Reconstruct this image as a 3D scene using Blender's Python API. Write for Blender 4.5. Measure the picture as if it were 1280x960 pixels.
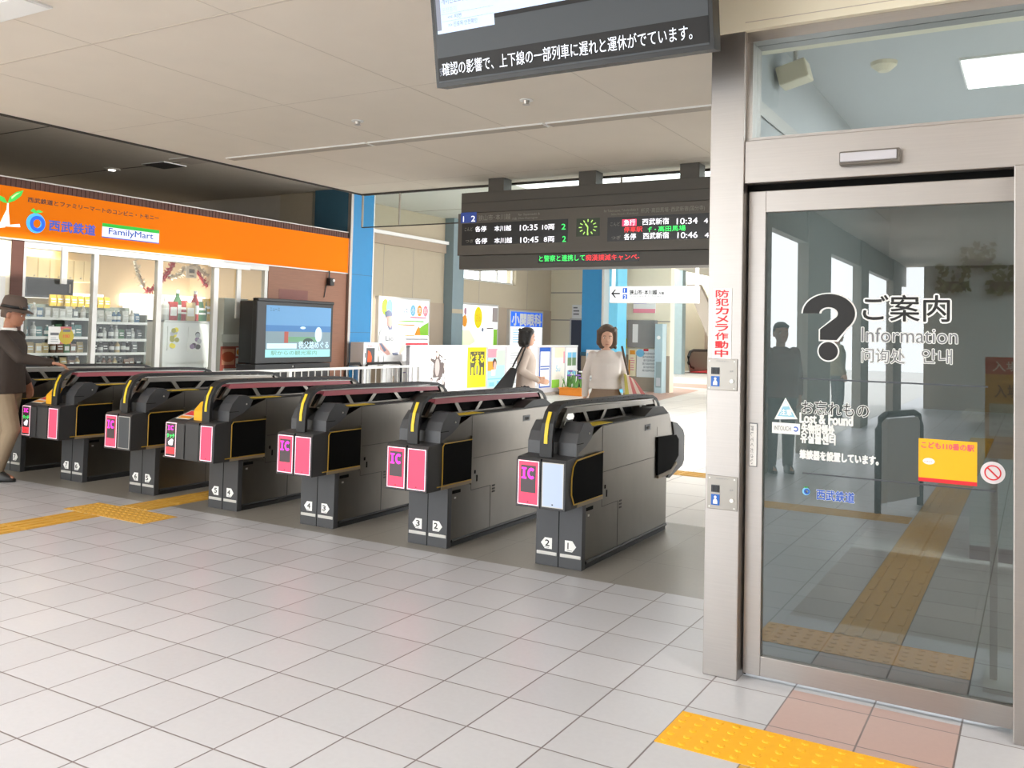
import bpy, bmesh, math, random
from mathutils import Vector, Matrix
random.seed(7)
for _o in list(bpy.data.objects): bpy.data.objects.remove(_o)
SC = bpy.context.scene
COL = SC.collection

# ------------------------------------------------------------------ camera
F_PX, YAW, PITCH, ROLL, CAM_H, CY = 1126.34, 0.5278, 0.0383, 0.0237, 1.4823, -107.42
_fw = Vector((-math.sin(YAW)*math.cos(PITCH), math.cos(YAW)*math.cos(PITCH), math.sin(PITCH)))
_r0 = Vector((math.cos(YAW), math.sin(YAW), 0)); _u0 = _r0.cross(_fw)
CR = _r0*math.cos(ROLL) + _u0*math.sin(ROLL)
CU = -_r0*math.sin(ROLL) + _u0*math.cos(ROLL)
CAM = Vector((0, 0, CAM_H))
cd = bpy.data.cameras.new('camera'); co = bpy.data.objects.new('camera', cd); COL.objects.link(co)
co.matrix_world = Matrix(((CR.x, CU.x, -_fw.x, CAM.x), (CR.y, CU.y, -_fw.y, CAM.y), (CR.z, CU.z, -_fw.z, CAM.z), (0, 0, 0, 1)))
cd.sensor_width = 36; cd.lens = F_PX/1280*36; cd.shift_y = CY/1280; cd.clip_end = 500
SC.camera = co
# ------------------------------------------------------------------ light and exposure
SC.view_settings.view_transform = 'Standard'; SC.view_settings.look = 'None'
SC.view_settings.gamma = 1; SC.view_settings.use_curve_mapping = False
SC.view_settings.exposure = 0.93
SKY = 3.4
w = bpy.data.worlds.new('sky'); SC.world = w; w.use_nodes = True
bg = w.node_tree.nodes['Background']; bg.inputs[0].default_value = (0.93, 0.97, 1.0, 1); bg.inputs[1].default_value = SKY
sl = bpy.data.lights.new('sun', 'SUN'); sl.energy = 3.0; sl.angle = math.radians(2.0); sl.color = (1, .96, .9)
so = bpy.data.objects.new('sun', sl); COL.objects.link(so)
so.rotation_euler = Vector((-0.86, 0.10, -0.43)).to_track_quat('-Z', 'Y').to_euler()
def area(name, loc, sx, sy, power, color=(1, .95, .87), rot=(0, 0, 0)):
    l = bpy.data.lights.new(name, 'AREA'); l.shape = 'RECTANGLE'; l.size = sx; l.size_y = sy; l.energy = power; l.color = color
    o = bpy.data.objects.new(name, l); COL.objects.link(o); o.location = loc; o.rotation_euler = rot
    return o

# ------------------------------------------------------------------ pixel -> plane helpers
def ray(x, y): return CR*((x-640)/F_PX) - CU*((y-480-CY)/F_PX) + _fw
def on_x(x, y, X): d = ray(x, y); return CAM + d*((X-CAM.x)/d.x)
def on_y(x, y, Y): d = ray(x, y); return CAM + d*((Y-CAM.y)/d.y)
def on_z(x, y, Z=0.0): d = ray(x, y); return CAM + d*((Z-CAM.z)/d.z)
def on_p(x, y, p, n): d = ray(x, y); return CAM + d*((Vector(p)-CAM).dot(n)/d.dot(n))

# ------------------------------------------------------------------ materials
MATS = {}
def M(name, col, rough=.6, metal=0.0, emit=0.0, spec=.5, vary=.06, scale=8.0, bump=0.0, aniso=None):
    if name in MATS: return MATS[name]
    m = bpy.data.materials.new(name); m.use_nodes = True; nt = m.node_tree; b = nt.nodes['Principled BSDF']
    c = (col[0], col[1], col[2], 1)
    b.inputs['Roughness'].default_value = rough; b.inputs['Metallic'].default_value = metal
    b.inputs['Specular IOR Level'].default_value = spec
    if emit:
        b.inputs['Base Color'].default_value = c
        b.inputs['Emission Color'].default_value = c; b.inputs['Emission Strength'].default_value = emit
    elif vary or bump:
        tc = nt.nodes.new('ShaderNodeTexCoord'); mp = nt.nodes.new('ShaderNodeMapping'); nz = nt.nodes.new('ShaderNodeTexNoise')
        nt.links.new(tc.outputs['Object'], mp.inputs[0]); nt.links.new(mp.outputs[0], nz.inputs[0])
        mp.inputs['Scale'].default_value = aniso or (1, 1, 1)
        nz.inputs['Scale'].default_value = scale; nz.inputs['Detail'].default_value = 4
        mr = nt.nodes.new('ShaderNodeMapRange'); mr.inputs[3].default_value = 1-vary; mr.inputs[4].default_value = 1+vary
        nt.links.new(nz.outputs['Fac'], mr.inputs[0])
        mx = nt.nodes.new('ShaderNodeMix'); mx.data_type = 'RGBA'; mx.blend_type = 'MULTIPLY'; mx.inputs[0].default_value = 1
        mx.inputs[6].default_value = c; nt.links.new(mr.outputs[0], mx.inputs[7]); nt.links.new(mx.outputs[2], b.inputs['Base Color'])
        if bump:
            bp = nt.nodes.new('ShaderNodeBump'); bp.inputs['Strength'].default_value = bump; bp.inputs['Distance'].default_value = .01
            nt.links.new(nz.outputs['Fac'], bp.inputs['Height']); nt.links.new(bp.outputs[0], b.inputs['Normal'])
    else: b.inputs['Base Color'].default_value = c
    MATS[name] = m; return m
def srgb(r, g, b):
    f = lambda v: (v/255/12.92) if v/255 <= .04045 else ((v/255+.055)/1.055)**2.4
    return (f(r), f(g), f(b))
def glass_mat(name, tint, ior=1.5, rough=0.0):
    m = bpy.data.materials.new(name); m.use_nodes = True; nt = m.node_tree; nt.nodes.clear()
    o = nt.nodes.new('ShaderNodeOutputMaterial'); mix = nt.nodes.new('ShaderNodeMixShader'); t = nt.nodes.new('ShaderNodeBsdfTransparent')
    g = nt.nodes.new('ShaderNodeBsdfGlossy'); fr = nt.nodes.new('ShaderNodeFresnel')
    t.inputs[0].default_value = (*tint, 1); g.inputs['Roughness'].default_value = rough; fr.inputs[0].default_value = ior
    ge = nt.nodes.new('ShaderNodeNewGeometry'); iv = nt.nodes.new('ShaderNodeMath'); iv.operation = 'SUBTRACT'; iv.inputs[0].default_value = 1; nt.links.new(ge.outputs['Backfacing'], iv.inputs[1])
    ml = nt.nodes.new('ShaderNodeMath'); ml.operation = 'MULTIPLY'; nt.links.new(fr.outputs[0], ml.inputs[0]); nt.links.new(iv.outputs[0], ml.inputs[1])
    nt.links.new(ml.outputs[0], mix.inputs[0]); nt.links.new(t.outputs[0], mix.inputs[1]); nt.links.new(g.outputs[0], mix.inputs[2])
    nt.links.new(mix.outputs[0], o.inputs[0]); MATS[name] = m; return m
def tile_mat(name, col, joint, ox, oy, S=.32, wj=.012, rough=.32, vary=.05, mottle=.05):
    m = bpy.data.materials.new(name); m.use_nodes = True; nt = m.node_tree; N = nt.nodes.new; L = nt.links.new; b = nt.nodes['Principled BSDF']
    geo = N('ShaderNodeNewGeometry'); sep = N('ShaderNodeSeparateXYZ'); L(geo.outputs['Position'], sep.inputs[0])
    def mth(op, a, v=None, c=None):
        n = N('ShaderNodeMath'); n.operation = op
        if hasattr(a, 'links'): L(a, n.inputs[0])
        else: n.inputs[0].default_value = a
        if v is not None:
            if hasattr(v, 'links'): L(v, n.inputs[1])
            else: n.inputs[1].default_value = v
        return n.outputs[0]
    ds, fl = [], []
    for ax, off in ((0, ox), (1, oy)):
        u = mth('ADD', mth('DIVIDE', sep.outputs[ax], S), off)
        fr = mth('FRACT', u); ds.append(mth('MINIMUM', fr, mth('SUBTRACT', 1.0, fr))); fl.append(mth('FLOOR', u))
    d = mth('MINIMUM', ds[0], ds[1])
    mr = N('ShaderNodeMapRange'); mr.inputs[1].default_value = wj*.55; mr.inputs[2].default_value = wj*1.2; L(d, mr.inputs[0])
    cb = N('ShaderNodeCombineXYZ'); L(fl[0], cb.inputs[0]); L(fl[1], cb.inputs[1])
    wn = N('ShaderNodeTexWhiteNoise'); wn.noise_dimensions = '3D'; L(cb.outputs[0], wn.inputs[0])
    v1 = N('ShaderNodeMapRange'); v1.inputs[3].default_value = 1-vary; v1.inputs[4].default_value = 1+vary; L(wn.outputs[0], v1.inputs[0])
    nz = N('ShaderNodeTexNoise'); nz.inputs['Scale'].default_value = 45; nz.inputs['Detail'].default_value = 5; L(geo.outputs['Position'], nz.inputs[0])
    v2 = N('ShaderNodeMapRange'); v2.inputs[3].default_value = 1-mottle; v2.inputs[4].default_value = 1+mottle; L(nz.outputs['Fac'], v2.inputs[0])
    mul = mth('MULTIPLY', v1.outputs[0], v2.outputs[0])
    mx = N('ShaderNodeMix'); mx.data_type = 'RGBA'; mx.blend_type = 'MULTIPLY'; mx.inputs[0].default_value = 1; mx.inputs[6].default_value = (*col, 1); L(mul, mx.inputs[7])
    m2 = N('ShaderNodeMix'); m2.data_type = 'RGBA'; L(mr.outputs[0], m2.inputs[0]); m2.inputs[6].default_value = (*joint, 1); L(mx.outputs[2], m2.inputs[7])
    L(m2.outputs[2], b.inputs['Base Color']); b.inputs['Roughness'].default_value = rough
    bp = N('ShaderNodeBump'); bp.inputs['Strength'].default_value = .25; bp.inputs['Distance'].default_value = .003
    L(mr.outputs[0], bp.inputs['Height']); L(bp.outputs[0], b.inputs['Normal'])
    MATS[name] = m; return m

# ------------------------------------------------------------------ text outlines
TXT = {}
def glyphs(s, bold):
    k = (s, bold)
    if k in TXT: return TXT[k]
    cu = bpy.data.curves.new('t', 'FONT'); cu.body = s; cu.size = 1; cu.resolution_u = 3
    o = bpy.data.objects.new('t', cu); COL.objects.link(o)
    dg = bpy.context.evaluated_depsgraph_get(); dg.update(); me = bpy.data.meshes.new_from_object(o.evaluated_get(dg))
    vs = [(v.co.x, v.co.y) for v in me.vertices]; fs = [tuple(p.vertices) for p in me.polygons]
    bpy.data.objects.remove(o); bpy.data.curves.remove(cu); bpy.data.meshes.remove(me)
    xs = [p[0] for p in vs] or [0, 1]; ys = [p[1] for p in vs] or [0, 1]
    TXT[k] = (vs, fs, min(xs), max(xs), min(ys), max(ys)); return TXT[k]

# ------------------------------------------------------------------ mesh builder
WORLD = {}
class MB:
    def __init__(s): s.v = []; s.f = []; s.fm = []; s.mats = []; s.T = None
    def mi(s, m):
        if m not in s.mats: s.mats.append(m)
        return s.mats.index(m)
    def add(s, vs, fs, m):
        o = len(s.v); i = s.mi(m)
        for p in vs:
            p = Vector(p); s.v.append(s.T @ p if s.T else p)
        for f in fs: s.f.append(tuple(k+o for k in f)); s.fm.append(i)
        return s
    def box(s, x0, x1, y0, y1, z0, z1, m):
        x0, x1 = sorted((x0, x1)); y0, y1 = sorted((y0, y1)); z0, z1 = sorted((z0, z1))
        return s.add([(x, y, z) for z in (z0, z1) for y in (y0, y1) for x in (x0, x1)],
              [(0, 2, 3, 1), (4, 5, 7, 6), (0, 1, 5, 4), (2, 6, 7, 3), (0, 4, 6, 2), (1, 3, 7, 5)], m)
    def prism(s, poly, ax, a, b, m):
        n = len(poly)
        def P(t, u, v): return {'x': (t, u, v), 'y': (u, t, v), 'z': (u, v, t)}[ax]
        vs = [P(a, *p) for p in poly] + [P(b, *p) for p in poly]
        return s.add(vs, [tuple(range(n))[::-1], tuple(range(n, 2*n))] + [(i, (i+1) % n, (i+1) % n+n, i+n) for i in range(n)], m)
    def ribbon(s, path, ax, a, b, th, m):
        L, R = [], []
        for i, p in enumerate(path):
            q = Vector(path[max(i-1, 0)]); r_ = Vector(path[min(i+1, len(path)-1)]); t = (r_-q).normalized(); n = Vector((-t.y, t.x))
            L.append(tuple(Vector(p)+n*th/2)); R.append(tuple(Vector(p)-n*th/2))
        def P(t, u, v): return {'x': (t, u, v), 'y': (u, t, v), 'z': (u, v, t)}[ax]
        n = len(path); vs = []
        for i in range(n): vs += [P(a, *L[i]), P(b, *L[i]), P(b, *R[i]), P(a, *R[i])]
        fs = [(0, 1, 2, 3), tuple(4*(n-1)+k for k in (3, 2, 1, 0))]
        for i in range(n-1):
            for k in range(4): fs.append((4*i+k, 4*i+(k+1) % 4, 4*i+4+(k+1) % 4, 4*i+4+k))
        return s.add(vs, fs, m)
    def tube(s, path, r, m, n=8, closed=False):
        path = [Vector(p) for p in path]; N_ = len(path); rs = r if isinstance(r, (list, tuple)) else [r]*N_
        vs, fs = [], []
        for i, p in enumerate(path):
            a = path[(i-1) % N_] if (closed or i > 0) else p; b = path[(i+1) % N_] if (closed or i < N_-1) else p
            t = (b-a).normalized(); up = Vector((0, 0, 1)) if abs(t.z) < .9 else Vector((1, 0, 0))
            e1 = t.cross(up).normalized(); e2 = e1.cross(t)
            for k in range(n):
                an = 2*math.pi*k/n; vs.append(p+(e1*math.cos(an)+e2*math.sin(an))*rs[i])
        for i in range(N_ if closed else N_-1):
            for k in range(n):
                a = i*n+k; b = i*n+(k+1) % n; c = ((i+1) % N_)*n+(k+1) % n; d = ((i+1) % N_)*n+k; fs.append((a, b, c, d))
        if not closed: fs += [tuple(range(n))[::-1], tuple((N_-1)*n+k for k in range(n))]
        return s.add(vs, fs, m)
    def loft(s, rings, m, n=16):
        # rings: (cx, cy, cz, rx, ry), horizontal ellipses
        vs, fs = [], []
        for (cx, cy, cz, rx, ry) in rings:
            for k in range(n):
                a = 2*math.pi*k/n; vs.append((cx+rx*math.cos(a), cy+ry*math.sin(a), cz))
        for i in range(len(rings)-1):
            for k in range(n): fs.append((i*n+k, i*n+(k+1) % n, (i+1)*n+(k+1) % n, (i+1)*n+k))
        fs += [tuple(range(n))[::-1], tuple((len(rings)-1)*n+k for k in range(n))]
        return s.add(vs, fs, m)
    def ell(s, c, r, m, nu=12, nv=8):
        c = Vector(c); rg = []
        vs = [c+Vector((0, 0, -r[2]))]; fs = []
        for j in range(1, nv):
            ph = -math.pi/2+math.pi*j/nv
            for k in range(nu):
                a = 2*math.pi*k/nu; vs.append(c+Vector((r[0]*math.cos(ph)*math.cos(a), r[1]*math.cos(ph)*math.sin(a), r[2]*math.sin(ph))))
        vs.append(c+Vector((0, 0, r[2])))
        for k in range(nu): fs.append((0, 1+(k+1) % nu, 1+k))
        for j in range(nv-2):
            for k in range(nu):
                a = 1+j*nu+k; b = 1+j*nu+(k+1) % nu; fs.append((a, b, b+nu, a+nu))
        o = 1+(nv-2)*nu; e = len(vs)-1
        for k in range(nu): fs.append((o+k, o+(k+1) % nu, e))
        return s.add(vs, fs, m)
    def cap(s, p, q, r1, r2, m, n=12):
        p, q = Vector(p), Vector(q); t = (q-p).normalized(); pts, rs = [], []
        for k in range(5):
            a = math.pi/2*k/4.0; pts.append(p-t*r1*math.cos(a)); rs.append(max(r1*math.sin(a), r1*.05))
        for k in range(5):
            a = math.pi/2*k/4.0; pts.append(q+t*r2*math.sin(a)); rs.append(max(r2*math.cos(a), r2*.05))
        # keep rings distinct
        P2, R2 = [pts[0]], [rs[0]]
        for a, b in zip(pts[1:], rs[1:]):
            if (a-P2[-1]).length > 1e-6: P2.append(a); R2.append(b)
        return s.tube(P2, R2, m, n)
    def build(s, name, parent=None, loc=None, bevel=0, smooth=False, remesh=0, relax=0):
        me = bpy.data.meshes.new(name)
        if parent is not None: base = WORLD[parent.name]
        elif loc is not None: base = Vector(loc)
        else:
            n = len(s.v); base = Vector((sum(p.x for p in s.v)/n, sum(p.y for p in s.v)/n, min(p.z for p in s.v)))
        me.from_pydata([p-base for p in s.v], [], s.f)
        for m in s.mats: me.materials.append(m)
        me.polygons.foreach_set('material_index', s.fm)
        bm = bmesh.new(); bm.from_mesh(me); bmesh.ops.recalc_face_normals(bm, faces=bm.faces); bm.to_mesh(me); bm.free()
        o = bpy.data.objects.new(name, me); COL.objects.link(o)
        if parent is None: o.location = base
        else: o.parent = parent
        WORLD[o.name] = base
        if remesh:
            md = o.modifiers.new('r', 'REMESH'); md.mode = 'VOXEL'; md.voxel_size = remesh
            if relax: ms = o.modifiers.new('s', 'SMOOTH'); ms.iterations = relax; ms.factor = .5
            dg = bpy.context.evaluated_depsgraph_get(); dg.update(); m2 = bpy.data.meshes.new_from_object(o.evaluated_get(dg))
            o.modifiers.clear(); o.data = m2; smooth = True
        if bevel:
            md = o.modifiers.new('bevel', 'BEVEL'); md.width = bevel; md.segments = 2; md.limit_method = 'ANGLE'; md.angle_limit = math.radians(40)
        if smooth:
            for p in o.data.polygons: p.use_smooth = True
        return o
class Panel:
    """a flat face to draw on: origin, right and up directions (world), lift off the face in steps"""
    def __init__(s, mb, p0, R=(1, 0, 0), U=(0, 0, 1)):
        s.mb = mb; s.p = Vector(p0); s.R = Vector(R).normalized(); s.U = Vector(U).normalized(); s.N = s.R.cross(s.U); s.l = 0.0012
    def at(s, x, y):
        q = on_p(x, y, s.p, s.N)-s.p; return (q.dot(s.R), q.dot(s.U))
    def P(s, u, v): return s.p+s.R*u+s.U*v+s.N*s.l
    def lift(s, k=.0008): s.l += k; return s
    def raw(s, uv, m): s.mb.add([s.P(*q) for q in uv], [tuple(range(len(uv)))], m); return s
    def poly(s, uv, m): s.l += 4e-5; return s.raw(uv, m)
    def rect(s, u0, v0, u1, v1, m): return s.poly([(u0, v0), (u1, v0), (u1, v1), (u0, v1)], m)
    def disc(s, u, v, r, m, ry=None, n=28):
        ry = ry or r; return s.poly([(u+r*math.cos(2*math.pi*k/n), v+ry*math.sin(2*math.pi*k/n)) for k in range(n)], m)
    def ring(s, u, v, r, r2, m, a0=0, a1=360, n=36, ys=1.0):
        s.l += 4e-5
        for k in range(n):
            a, b = (math.radians(a0+(a1-a0)*t/n) for t in (k, k+1))
            s.raw([(u+r*math.cos(a), v+r*ys*math.sin(a)), (u+r*math.cos(b), v+r*ys*math.sin(b)), (u+r2*math.cos(b), v+r2*ys*math.sin(b)), (u+r2*math.cos(a), v+r2*ys*math.sin(a))], m)
        return s
    def rectp(s, x0, y0, x1, y1, m):
        a = s.at(x0, y1); b = s.at(x1, y0); c = s.at(x0, y0); return s.rect(a[0], a[1], b[0], c[1], m)
    def polyp(s, pts, m): return s.poly([s.at(*p) for p in pts], m)
    def text(s, t, u, v, h, m, w=None, bold=0.0, rot=0):
        vs, fs, x0, x1, y0, y1 = glyphs(t, 0); ky = h/max(y1-y0, 1e-6); kx = ky if (w is None or t == '1') else w/max(x1-x0, 1e-6)
        ca, sa = math.cos(math.radians(rot)), math.sin(math.radians(rot)); out = []
        offs = [(0, 0)] if bold <= 0 else [(bold*h*math.cos(k*math.pi/(4 if bold > .035 else 2)), bold*h*math.sin(k*math.pi/(4 if bold > .035 else 2))) for k in range(8 if bold > .035 else 4)]
        for (du, dv) in offs:
            out = []; s.l += 2e-5
            for (x, y) in vs:
                a, b = (x-x0)*kx, (y-y0)*ky; out.append(s.P(u+du+a*ca-b*sa, v+dv+a*sa+b*ca))
            s.mb.add(out, fs, m)
        return s
    def textp(s, t, x0, yb, x1, yt, m, bold=0.0):
        """text from pixel (x0, baseline yb) to x1, its height measured at x0"""
        a = s.at(x0, yb); b = s.at(x1, yb); c = s.at(x0, yt); return s.text(t, a[0], a[1], c[1]-a[1], m, b[0]-a[0], bold)
def Fb(p0, R, U): mb = MB(); return mb, Panel(mb, p0, R, U)

def tag(o, label=None, cat=None, group=None, kind=None):
    if label: o['label'] = label
    if cat: o['category'] = cat
    if group: o['group'] = group
    if kind: o['kind'] = kind
    return o
def thing(name, label, cat, loc=(0, 0, 0), group=None, kind=None):
    o = bpy.data.objects.new(name, None); COL.objects.link(o); o.location = loc; o.empty_display_size = .1; WORLD[o.name] = Vector(loc)
    return tag(o, label, cat, group, kind)
def struct(mb, name, **k): return tag(mb.build(name, **k), kind='structure')
def dup(root):
    r_ = root.copy(); COL.objects.link(r_); WORLD[r_.name] = WORLD.get(root.name, Vector())
    for ch in root.children:
        c = ch.copy(); COL.objects.link(c); c.parent = r_
        for g in ch.children:
            d = g.copy(); COL.objects.link(d); d.parent = c
    return r_
X1, Y1, Z1 = (1, 0, 0), (0, 1, 0), (0, 0, 1)

# ------------------------------------------------------------------ palette
TS = dict(ox=13.7822, oy=8.9054)
m_tile = tile_mat('floor_tile', srgb(193, 193, 197), srgb(116, 106, 106), **TS)
m_pink_tile = tile_mat('pink_tile', srgb(188, 160, 152), srgb(122, 110, 108), **TS)
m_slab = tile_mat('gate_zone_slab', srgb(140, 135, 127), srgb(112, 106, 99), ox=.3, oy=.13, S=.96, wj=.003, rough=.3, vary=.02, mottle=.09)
m_far = tile_mat('far_tile', srgb(230, 226, 222), srgb(178, 170, 168), ox=.1, oy=.2, S=.64, wj=.012, rough=.4)
m_salmon = tile_mat('salmon_tile', srgb(205, 165, 150), srgb(150, 130, 125), ox=.1, oy=.2, S=.64, wj=.01, rough=.4)
m_ceil = M('ceiling_board', srgb(228, 218, 204), .85, vary=.035, scale=3, bump=.02)
m_ceil_w = M('ceiling_white', srgb(222, 220, 212), .85, vary=.02)
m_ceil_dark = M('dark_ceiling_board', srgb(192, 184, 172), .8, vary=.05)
m_seam = M('seam_grey', srgb(172, 163, 152), .8, vary=0)
m_cseam = M('ceiling_seam', srgb(206, 195, 181), .85, vary=0)
m_dseam = M('dark_seam', srgb(60, 56, 52), .7, vary=0)
m_beige = M('beige_wall', srgb(184, 172, 150), .75, vary=.03)
m_beige2 = M('beige_panel', srgb(240, 232, 208), .6, vary=.02)
m_taupe = M('taupe_wall', srgb(172, 156, 138), .75, vary=.03)
m_brown = M('brown_wood', srgb(142, 98, 76), .55, vary=.22, scale=3, aniso=(1, 1, 30))
m_dbrown = M('dark_brown', srgb(84, 48, 36), .6, vary=.15, scale=4, aniso=(1, 1, 20))
m_steel = M('brushed_steel', (.50, .475, .445), .36, 1.0, vary=.08, scale=6, aniso=(1, 1, 60))
m_steel_l = M('light_steel', (.44, .412, .39), .42, 1.0, vary=.06, scale=6, aniso=(1, 1, 40))
m_gsteel = M('gate_steel', (.17, .155, .135), .34, 1.0, vary=.10, scale=5, aniso=(60, 2, 1))
m_frame = M('aluminium_frame', srgb(205, 203, 198), .45, .3, vary=.03)
m_white = M('white_plastic', srgb(240, 240, 238), .5, vary=.02)
m_paper = M('white_paper', srgb(243, 243, 240), .7, vary=.01)
m_black = M('black_plastic', srgb(18, 18, 19), .4, vary=.1)
m_blackmat = M('black_matte', (.004, .004, .004), .8, vary=0, spec=.1)
m_rub = M('black_rubber', srgb(34, 34, 35), .55, vary=.08)
m_gdark = M('gate_dark_plastic', srgb(66, 67, 70), .42, vary=.06, scale=20)
m_gdark2 = M('gate_head_plastic', srgb(56, 56, 58), .45, vary=.06, scale=20)
m_yel = M('yellow_strip', srgb(232, 200, 40), .5, vary=.04)
m_gold = M('gold_edge', srgb(190, 150, 40), .45, vary=.05)
m_tact = M('tactile_yellow', srgb(244, 178, 30), .55, vary=.07, scale=25)
m_tact2 = M('worn_tactile_yellow', srgb(212, 164, 66), .55, vary=.10, scale=20)
m_rose = M('rail_rose', srgb(186, 92, 104), .5, vary=.05)
m_orange = M('orange_sign', srgb(220, 112, 10), .7, emit=.16, spec=.1)
m_blue_col = M('blue_column', srgb(36, 130, 186), .35, vary=.03)
m_blue_dk = M('column_shade_and_trim', srgb(52, 92, 112), .4, vary=.05)  # column blue darkened for the shaded face; also its joints and band
m_ink = M('black_ink', srgb(22, 22, 22), .5, vary=0)
m_grey_ink = M('grey_ink', srgb(120, 122, 126), .6, vary=0)
m_lgrey_ink = M('light_grey_ink', srgb(190, 192, 196), .6, vary=0)
m_red = M('red_ink', srgb(222, 40, 52), .5, vary=0)
m_pinkp = M('pink_print', srgb(240, 150, 165), .6, vary=0)
m_blue = M('blue_ink', srgb(30, 90, 190), .5, vary=0)
m_lblue = M('light_blue_print', srgb(130, 200, 235), .6, vary=0)
m_green = M('green_print', srgb(60, 170, 60), .6, vary=0)
m_lime = M('lime_print', srgb(150, 215, 70), .6, vary=0)
m_yelp = M('yellow_print', srgb(248, 228, 10), .6, vary=0)
m_orp = M('orange_print', srgb(240, 160, 50), .6, vary=0)
m_skin = M('skin', srgb(214, 168, 142), .55, vary=.04)
m_skin_d = M('tanned_skin', srgb(178, 124, 98), .55, vary=.04)
m_hair = M('black_hair', srgb(30, 27, 26), .55, vary=.3, scale=40, aniso=(4, 4, 1))
m_brhair = M('brown_hair', srgb(92, 74, 62), .55, vary=.3, scale=40, aniso=(4, 4, 1))
e_white = M('led_white', (.95, .93, 1.0), emit=.75)
e_green = M('led_green', (.05, .9, .15), emit=.7)
e_red = M('led_red', (.9, .04, .05), emit=.7)
e_redbg = M('led_red_block', (.9, .05, .12), emit=.8)
e_blue = M('sign_blue_lit', srgb(40, 62, 128), emit=.35)
e_pink = M('panel_pink_lit', srgb(248, 70, 100), emit=.33)
e_paleb = M('panel_white_lit', srgb(172, 186, 214), emit=.2)
e_border = M('panel_border_lit', srgb(255, 205, 215), emit=.6)
e_mag = M('led_magenta', (1.0, .03, .55), emit=.7)
m_dled = M('led_off', srgb(78, 66, 70), .4, vary=0)
m_dgrey = M('display_off', srgb(70, 74, 80), .35, vary=.03)
e_lamp = M('lamp_diffuser', (1, .97, .92), emit=6)
e_shop = M('shop_lamp', (1, .93, .8), emit=4)
e_case = M('lit_case_top', (1, .97, .93), emit=1.4)
e_poster = M('lightbox_white', srgb(250, 252, 255), emit=.45)
e_posterblue = M('lightbox_blue', srgb(40, 100, 215), emit=.4)
g_door = glass_mat('door_glass', (.37, .40, .39), 2.5); g_transom = glass_mat('transom_glass', (.86, .89, .89), 1.6)
g_shop = glass_mat('shop_glass', (.93, .95, .94), 1.35)
g_curtain = glass_mat('smoke_curtain_glass', (.90, .94, .93), 1.35)
# ================================================================== SETTING
ZC = 3.2                       # main ceiling
XE, YE = -7.44, 8.90           # its open edges
XS = -10.4                     # shop front
XW = -11.9                     # concourse side wall beyond the shop
YF = 22.6                      # facing wall at the far end
YD = 3.98                      # office front / sliding door
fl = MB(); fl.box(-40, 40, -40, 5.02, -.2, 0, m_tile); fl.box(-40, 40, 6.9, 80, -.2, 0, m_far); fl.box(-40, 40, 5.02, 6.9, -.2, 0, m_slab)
fl.box(-40, -2.75, -40, -2.25, -.15, .004, M('bounce_paving', srgb(214, 212, 208), .8))  # unseen pale ground added to bounce daylight up onto the ceiling
struct(fl, 'floor')
b = MB(); b.box(-.89, -.25, 3.50, 3.96, 0, .0015, m_pink_tile); struct(b, 'trim_1')
b = MB(); b.add([on_z(790, 494)+Vector((0, 0, .002)), on_z(815, 503)+Vector((0, 0, .002)), on_z(874, 488)+Vector((0, 0, .002)), on_z(840, 484)+Vector((0, 0, .002))], [(0, 1, 2, 3)], m_salmon)
b.box(-12, -2, 25.5, 27.5, 0, .002, m_salmon); struct(b, 'trim_2')

# ceiling: boards with seams
b = MB(); b.box(XE, 6.5, -2.2, YE, ZC, ZC+.15, m_ceil)
for k in range(1, 12):
    x = XE+k*1.2; b.box(x-.003, x+.003, -2.2, YE, ZC-.001, ZC+.01, m_cseam)
for y in (0.6, 2.0, 5.06, 8.3): b.box(XE, 6.5, y-.003, y+.003, ZC-.001, ZC+.01, m_cseam)
b.box(XE, 6.5, 3.42, 3.435, ZC-.002, ZC+.01, m_cseam)
b.box(XE, 6.5, YE-.02, YE+.03, ZC-.02, ZC+.15, m_dseam)
b.box(XE-.03, XE+.01, -2.2, YE, ZC-.012, ZC+.3, m_dseam)
struct(b, 'ceiling')
b = MB(); b.box(-2.6, 6.5, -14.5, -2.2, ZC, ZC+.15, m_ceil); struct(b, 'ceiling_entrance')
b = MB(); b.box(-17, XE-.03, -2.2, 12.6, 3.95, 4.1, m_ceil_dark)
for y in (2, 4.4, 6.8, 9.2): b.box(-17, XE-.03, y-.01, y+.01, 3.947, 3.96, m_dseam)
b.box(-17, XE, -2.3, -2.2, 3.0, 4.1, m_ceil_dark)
struct(b, 'ceiling_left')
# far ceiling with a skylight slot
b = MB(); b.box(XW-.3, 3.0, 15.0, 40, 4.1, 4.3, m_ceil_w); b.box(XE, 3.0, YE+.02, 13.0, 4.1, 4.3, m_ceil_w); b.box(XW-.3, -8.0, 12.6, 15.0, 4.1, 4.3, m_ceil_w); b.box(-1, 3, 13, 15, 4.1, 4.3, m_ceil_w)  # right part carried on out of view to hold back sun and sky
for y in (16, 19, 22.5, 26, 30): b.box(-12, -3, y, y+.02, 4.095, 4.11, m_seam)
b.box(XW, -3, 19.0, 19.25, 3.85, 4.1, m_ceil_w)
struct(b, 'ceiling_far')
b = MB(); b.box(XE, 6.5, YE+.16, YE+.2, ZC+.15, 4.1, m_ceil_w); struct(b, 'wall_step')
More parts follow.
